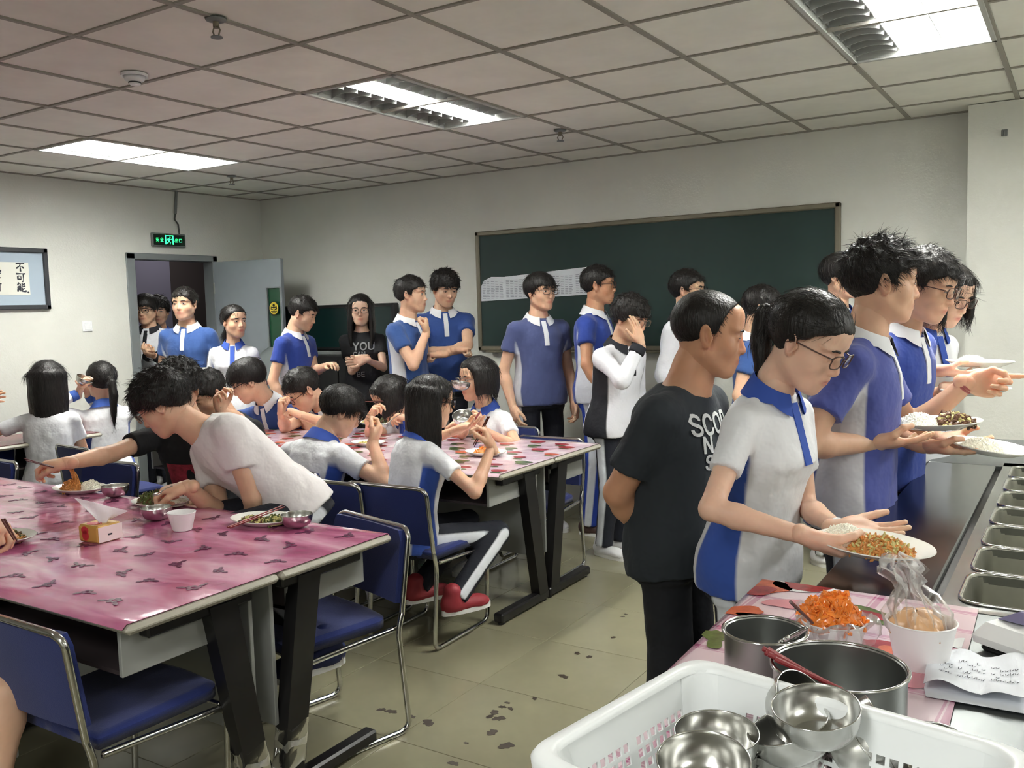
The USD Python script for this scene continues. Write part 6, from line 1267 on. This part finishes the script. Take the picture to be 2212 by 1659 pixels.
# --- seated at the pale table
S = dict(sit=True, hem=-.12)
PON = P('girl with a long ponytail in a white polo seen from behind with chopsticks', 932, 868, 4.32, 68, kind='f', hair='long', glasses='glass_black', top='white', hy=-12, hp=10, lean=10, lod=NEAR, skin='skin', s=1.04, sit=True, hem=-.16, shoes='shoe_red', R=dict(to=H(1062, 965, 4.2), pose='pinch', dir=UPV * .8 + LEFTW * .3, palm=LEFTW, elbow=V(.6, -.5, -1)), L=dict(to=H(985, 930, 4.62), pose='hold', palm=V(0, 0, 1)),
  knees={1: at(1010, 1125, d=4.72), -1: at(1075, 1150, d=4.48)}, ankles={1: at(905, 1262, d=4.36), -1: at(985, 1285, d=4.16)})
BACK = P('pupil with a blue collar and white polo seen from behind, head bowed', 738, 888, 4.78, 80, hair='bowl', top='white', hy=-30, hp=30, lean=16, lod=NEAR, skin='skin', sit=True, hem=-.12, glasses='glass_metal', R=dict(to=H(805, 955, 4.68), pose='pinch', dir=RIGHTW * .3 + UPV * .6 + CAMF * .3, palm=LEFTW, elbow=V(.4, -.6, -1)), L=dict(to=H(690, 950, 5.1), pose='relax'))
GL = P('girl with clear glasses and shoulder length hair facing left over the pale table', 1030, 818, 5.55, -96, kind='f', hair='bob', glasses='glass_metal', top='white', hy=-22, hp=4, lean=6, skin='skin', sit=True, hem=-.1, s=1.06, hs=1.07, L=dict(to=H(1043, 928, 5.25), pose='pinch', dir=UPV + LEFTW * .2, palm=LEFTW, elbow=V(.9, .2, -.7)), R=dict(to=H(1010, 915, 5.2), pose='cup', palm=V(0, 0, -1), dir=LEFTW, elbow=V(-.6, 0, -1)))
CH = P('girl with fringe eating with chopsticks and bowed head behind the large plate', 842, 858, 5.72, -100, kind='f', hair='bob', top='white', hy=-26, hp=30, gaze=.95, lean=22, skin='skin', sit=True, hem=-.1, s=.98, hs=1.07, R=dict(to=H(797, 905, 5.5), pose='pinch', dir=UPV + RIGHTW * .5, palm=RIGHTW, elbow=V(-.8, 0, -1)), L=dict(to=H(885, 903, 5.45), pose='pinch', dir=LEFTW + UPV * .2, palm=V(0, 0, -1), elbow=V(.8, 0, -.8)))
P('boy with dark hair in a royal blue polo bent low over his small plate', 655, 842, 6.0, -96, hair='short', glasses='glass_brown', top='royal', hy=-20, hp=38, gaze=.95, lean=26, skin='skin', sit=True, hem=-.1, hs=1.1, R=dict(to=H(608, 893, 5.75), pose='fist', dir=UPV, palm=RIGHTW, elbow=V(-.6, -.4, -.8)), L=dict(to=H(652, 898, 5.7), pose='fist', dir=LEFTW + UPV * .5, palm=V(0, 0, -1)))
P('boy with a swept fringe and glasses in a blue polo leaning over the cabbage plate', 535, 822, 6.15, -84, hair='bowl', glasses='glass_black', top='blue', hy=-42, hp=28, gaze=.9, lean=22, side=-12, skin='skin', sit=True, hem=-.1, hs=1.12, R=dict(to=H(470, 890, 5.95), pose='relax', elbow=V(-.8, 0, -.4)), L=dict(to=H(640, 915, 6.2), pose='relax', elbow=V(.7, 0, -.5)))
# --- at the pink table
TEE = P('boy with thick dark hair in a white tee leaning far over the pink table', 352, 872, 3.72, -112, hair='fluffy', top='tee', collar=False, hy=-30, hp=34, gaze=.9, lean=44, side=-16, lod=NEAR, skin='skin', sit=True, hem=-.12, glasses='glass_metal', legs='navy', shoes='shoe_blue', s=1.06, bend=.05,
  L=dict(to=H(565, 1175, 3.85), pose='relax', elbow=V(.9, -.2, -.6)), R=dict(to=H(405, 1052, 3.62), pose='pinch', dir=LEFTW + V(0, 0, -.1), palm=V(0, 0, -1), elbow=V(-.3, .8, -.4)), ankles={1: at(690, 1395, d=3.15), -1: at(700, 1395, d=3.5)})
def redp(t, T, off):
    g = np.array([[T.front(a, b, off + .004) for b in np.linspace(-.085, .085, 9)] for a in np.linspace(.36, .62, 7)]); t.part('print', sheet(g, .002), 'print_red', True, world=True, label='dark red print on the chest')
P('boy in a black tee with a dark red print reaching across the table', 385, 838, 4.35, -74, hair='fluffy', top='black', legs='plain', collar=False, lean=16, hp=12, hy=14, lod=NEAR, skin='skin', sit=True, hem=-.1, s=1.06, print_=redp, R=dict(to=H(122, 1008, 3.95), pose='pinch', dir=LEFTW, palm=V(0, 0, -1), elbow=V(-.5, .5, -.6)), L=dict(to=H(395, 1090, 3.95), pose='relax', elbow=V(.8, .2, -.6)), sleeve=.62)
P('dark haired pupil with bowed head beyond the white tee boy', 447, 850, 4.95, -86, hair='short', top='black', collar=False, hy=-10, hp=32, gaze=.95, lean=18, skin='skin', sit=True, hem=-.1, R=dict(to=H(476, 888, 4.75), pose='pinch', dir=UPV))
# --- at the far left table
P('girl with long straight hair in a white top seen from behind at far left', 104, 824, 5.95, 136, kind='f', hair='long', top='white', lean=6, skin='skin', lod=NEAR, sit=True, hem=-.1, s=1.05, hs=1.08, panel=-.05, collar=False, L=dict(to=H(-20, 885, 6.0), pose='relax', elbow=V(-.5, -.6, -.3)), R=dict(to=H(150, 935, 6.2), pose='relax'))
DR = P('girl with a ponytail in a white long sleeved top drinking from a bowl', 218, 822, 6.5, 150, kind='f', hair='pony', top='longsleeve', sleeve=1., lean=4, hy=22, hp=-4, skin='skin_fair', lod=NEAR, sit=True, hem=-.1, s=1.05, hs=1.06, glasses='glass_metal', L=dict(to=H(170, 850, 6.37), pose='cup', dir=UPV + RIGHTW * .3, palm=RIGHTW + CAMF * .3, elbow=V(-.2, -.6, -1)), R=dict(to=H(190, 850, 6.6), pose='cup', dir=UPV, palm=LEFTW, elbow=V(0, .6, -1)))
# --- mostly outside the frame
P('person at the left edge of whom only a hand and a bare leg show', -165, 1010, 2.75, 78, hair='short', top='tee', collar=False, lean=14, skin='skin', sit=True, legs='grey_short', hem=-.1, shoes='shoe_black', R=dict(to=H(-52, 1122, 2.78), pose='pinch', dir=RIGHTW * .7 + V(0, 0, -.3), palm=V(0, 0, -1), elbow=V(-.9, -.3, -.5)), ankles={1: at(-120, 1620, d=2.6), -1: at(-8, 1690, d=2.45)}, knees={1: at(-110, 1400, d=2.75), -1: at(15, 1500, d=2.5)})
# chopsticks, spoons and bowls in the hands
CS = 'chopsticks in the hands'
for k in range(2):
    q = V(.004 * k, .006 * k, .0)
    stick2(('dark chopstick in the raised hand of the ponytailed girl', 'second chopstick in the raised hand of the ponytailed girl')[k], H(1054, 900, 4.18) + q, H(1022, 962 + 3 * k, 4.25) + q, 'chop_brown', CS); stick2(('brown chopstick held by the girl with clear glasses', 'second brown chopstick held by the girl with clear glasses')[k], H(1036, 890, 5.2) + q, H(1008, 926 + 2 * k, 5.15) + q, 'chop_red', CS)
    stick2(('chopstick at the lips of the girl with fringe', 'second chopstick at the lips of the girl with fringe')[k], H(776, 868, 5.45) + q, H(826, 866 + 2 * k, 5.55) + q, 'chop_brown', CS); stick2(('chopstick in the reaching hand at left', 'second chopstick in the reaching hand at left')[k], H(112, 1008 + 2 * k, 3.93) + q, H(52, 990 + 5 * k, 3.85) + q, 'chop_brown', CS)
    stick2(('chopstick from the left edge down into the noodles', 'second chopstick from the left edge down into the noodles')[k], H(4, 1122, 2.76) + q, H(30, 1166 + 2 * k, 2.68) + q, 'chop_brown', CS)
def spoon(label, a, b):
    a, b = np.asarray(a, float), np.asarray(b, float); t = Thing('spoon', label, 'spoon', 'spoons', None, b); u = unit(b - a); t.part('handle', tube([a, a + (b - a) * .5 + UPV * .003, b], [.003, .002, .003], 6), 'chrome', True, world=True); t.part('spoon_bowl', moved(blob((0, 0, 0), (.022, .015, .005), 2), b + u * .018, frame(u, UPV)), 'chrome', True, world=True)
spoon('steel spoon in the hand of the girl with fringe', H(868, 893, 5.42), H(842, 910, 5.4)); spoon('steel fork like spoon over the dark greens', H(372, 1050, 3.55), H(345, 1064, 3.45)); spoon('white spoon at the mouth of the bowed pupil', H(476, 880, 4.72), H(470, 872, 4.8))
bowl('steel bowl tilted in the hands of the girl with clear glasses', H(1000, 912, 5.1), tilt(RIGHTW, 30), 1.0, 'steel bowls held up'); bowl('steel bowl held up beside the mouth of the girl with clear glasses', H(993, 842, 5.35), tilt(CAMF, 10), 1.0, 'steel bowls held up'); bowl('dark looking bowl at the lips of the girl drinking', H(178, 830, 6.36), tilt(CAMF, 30), 1.05, 'steel bowls held up')
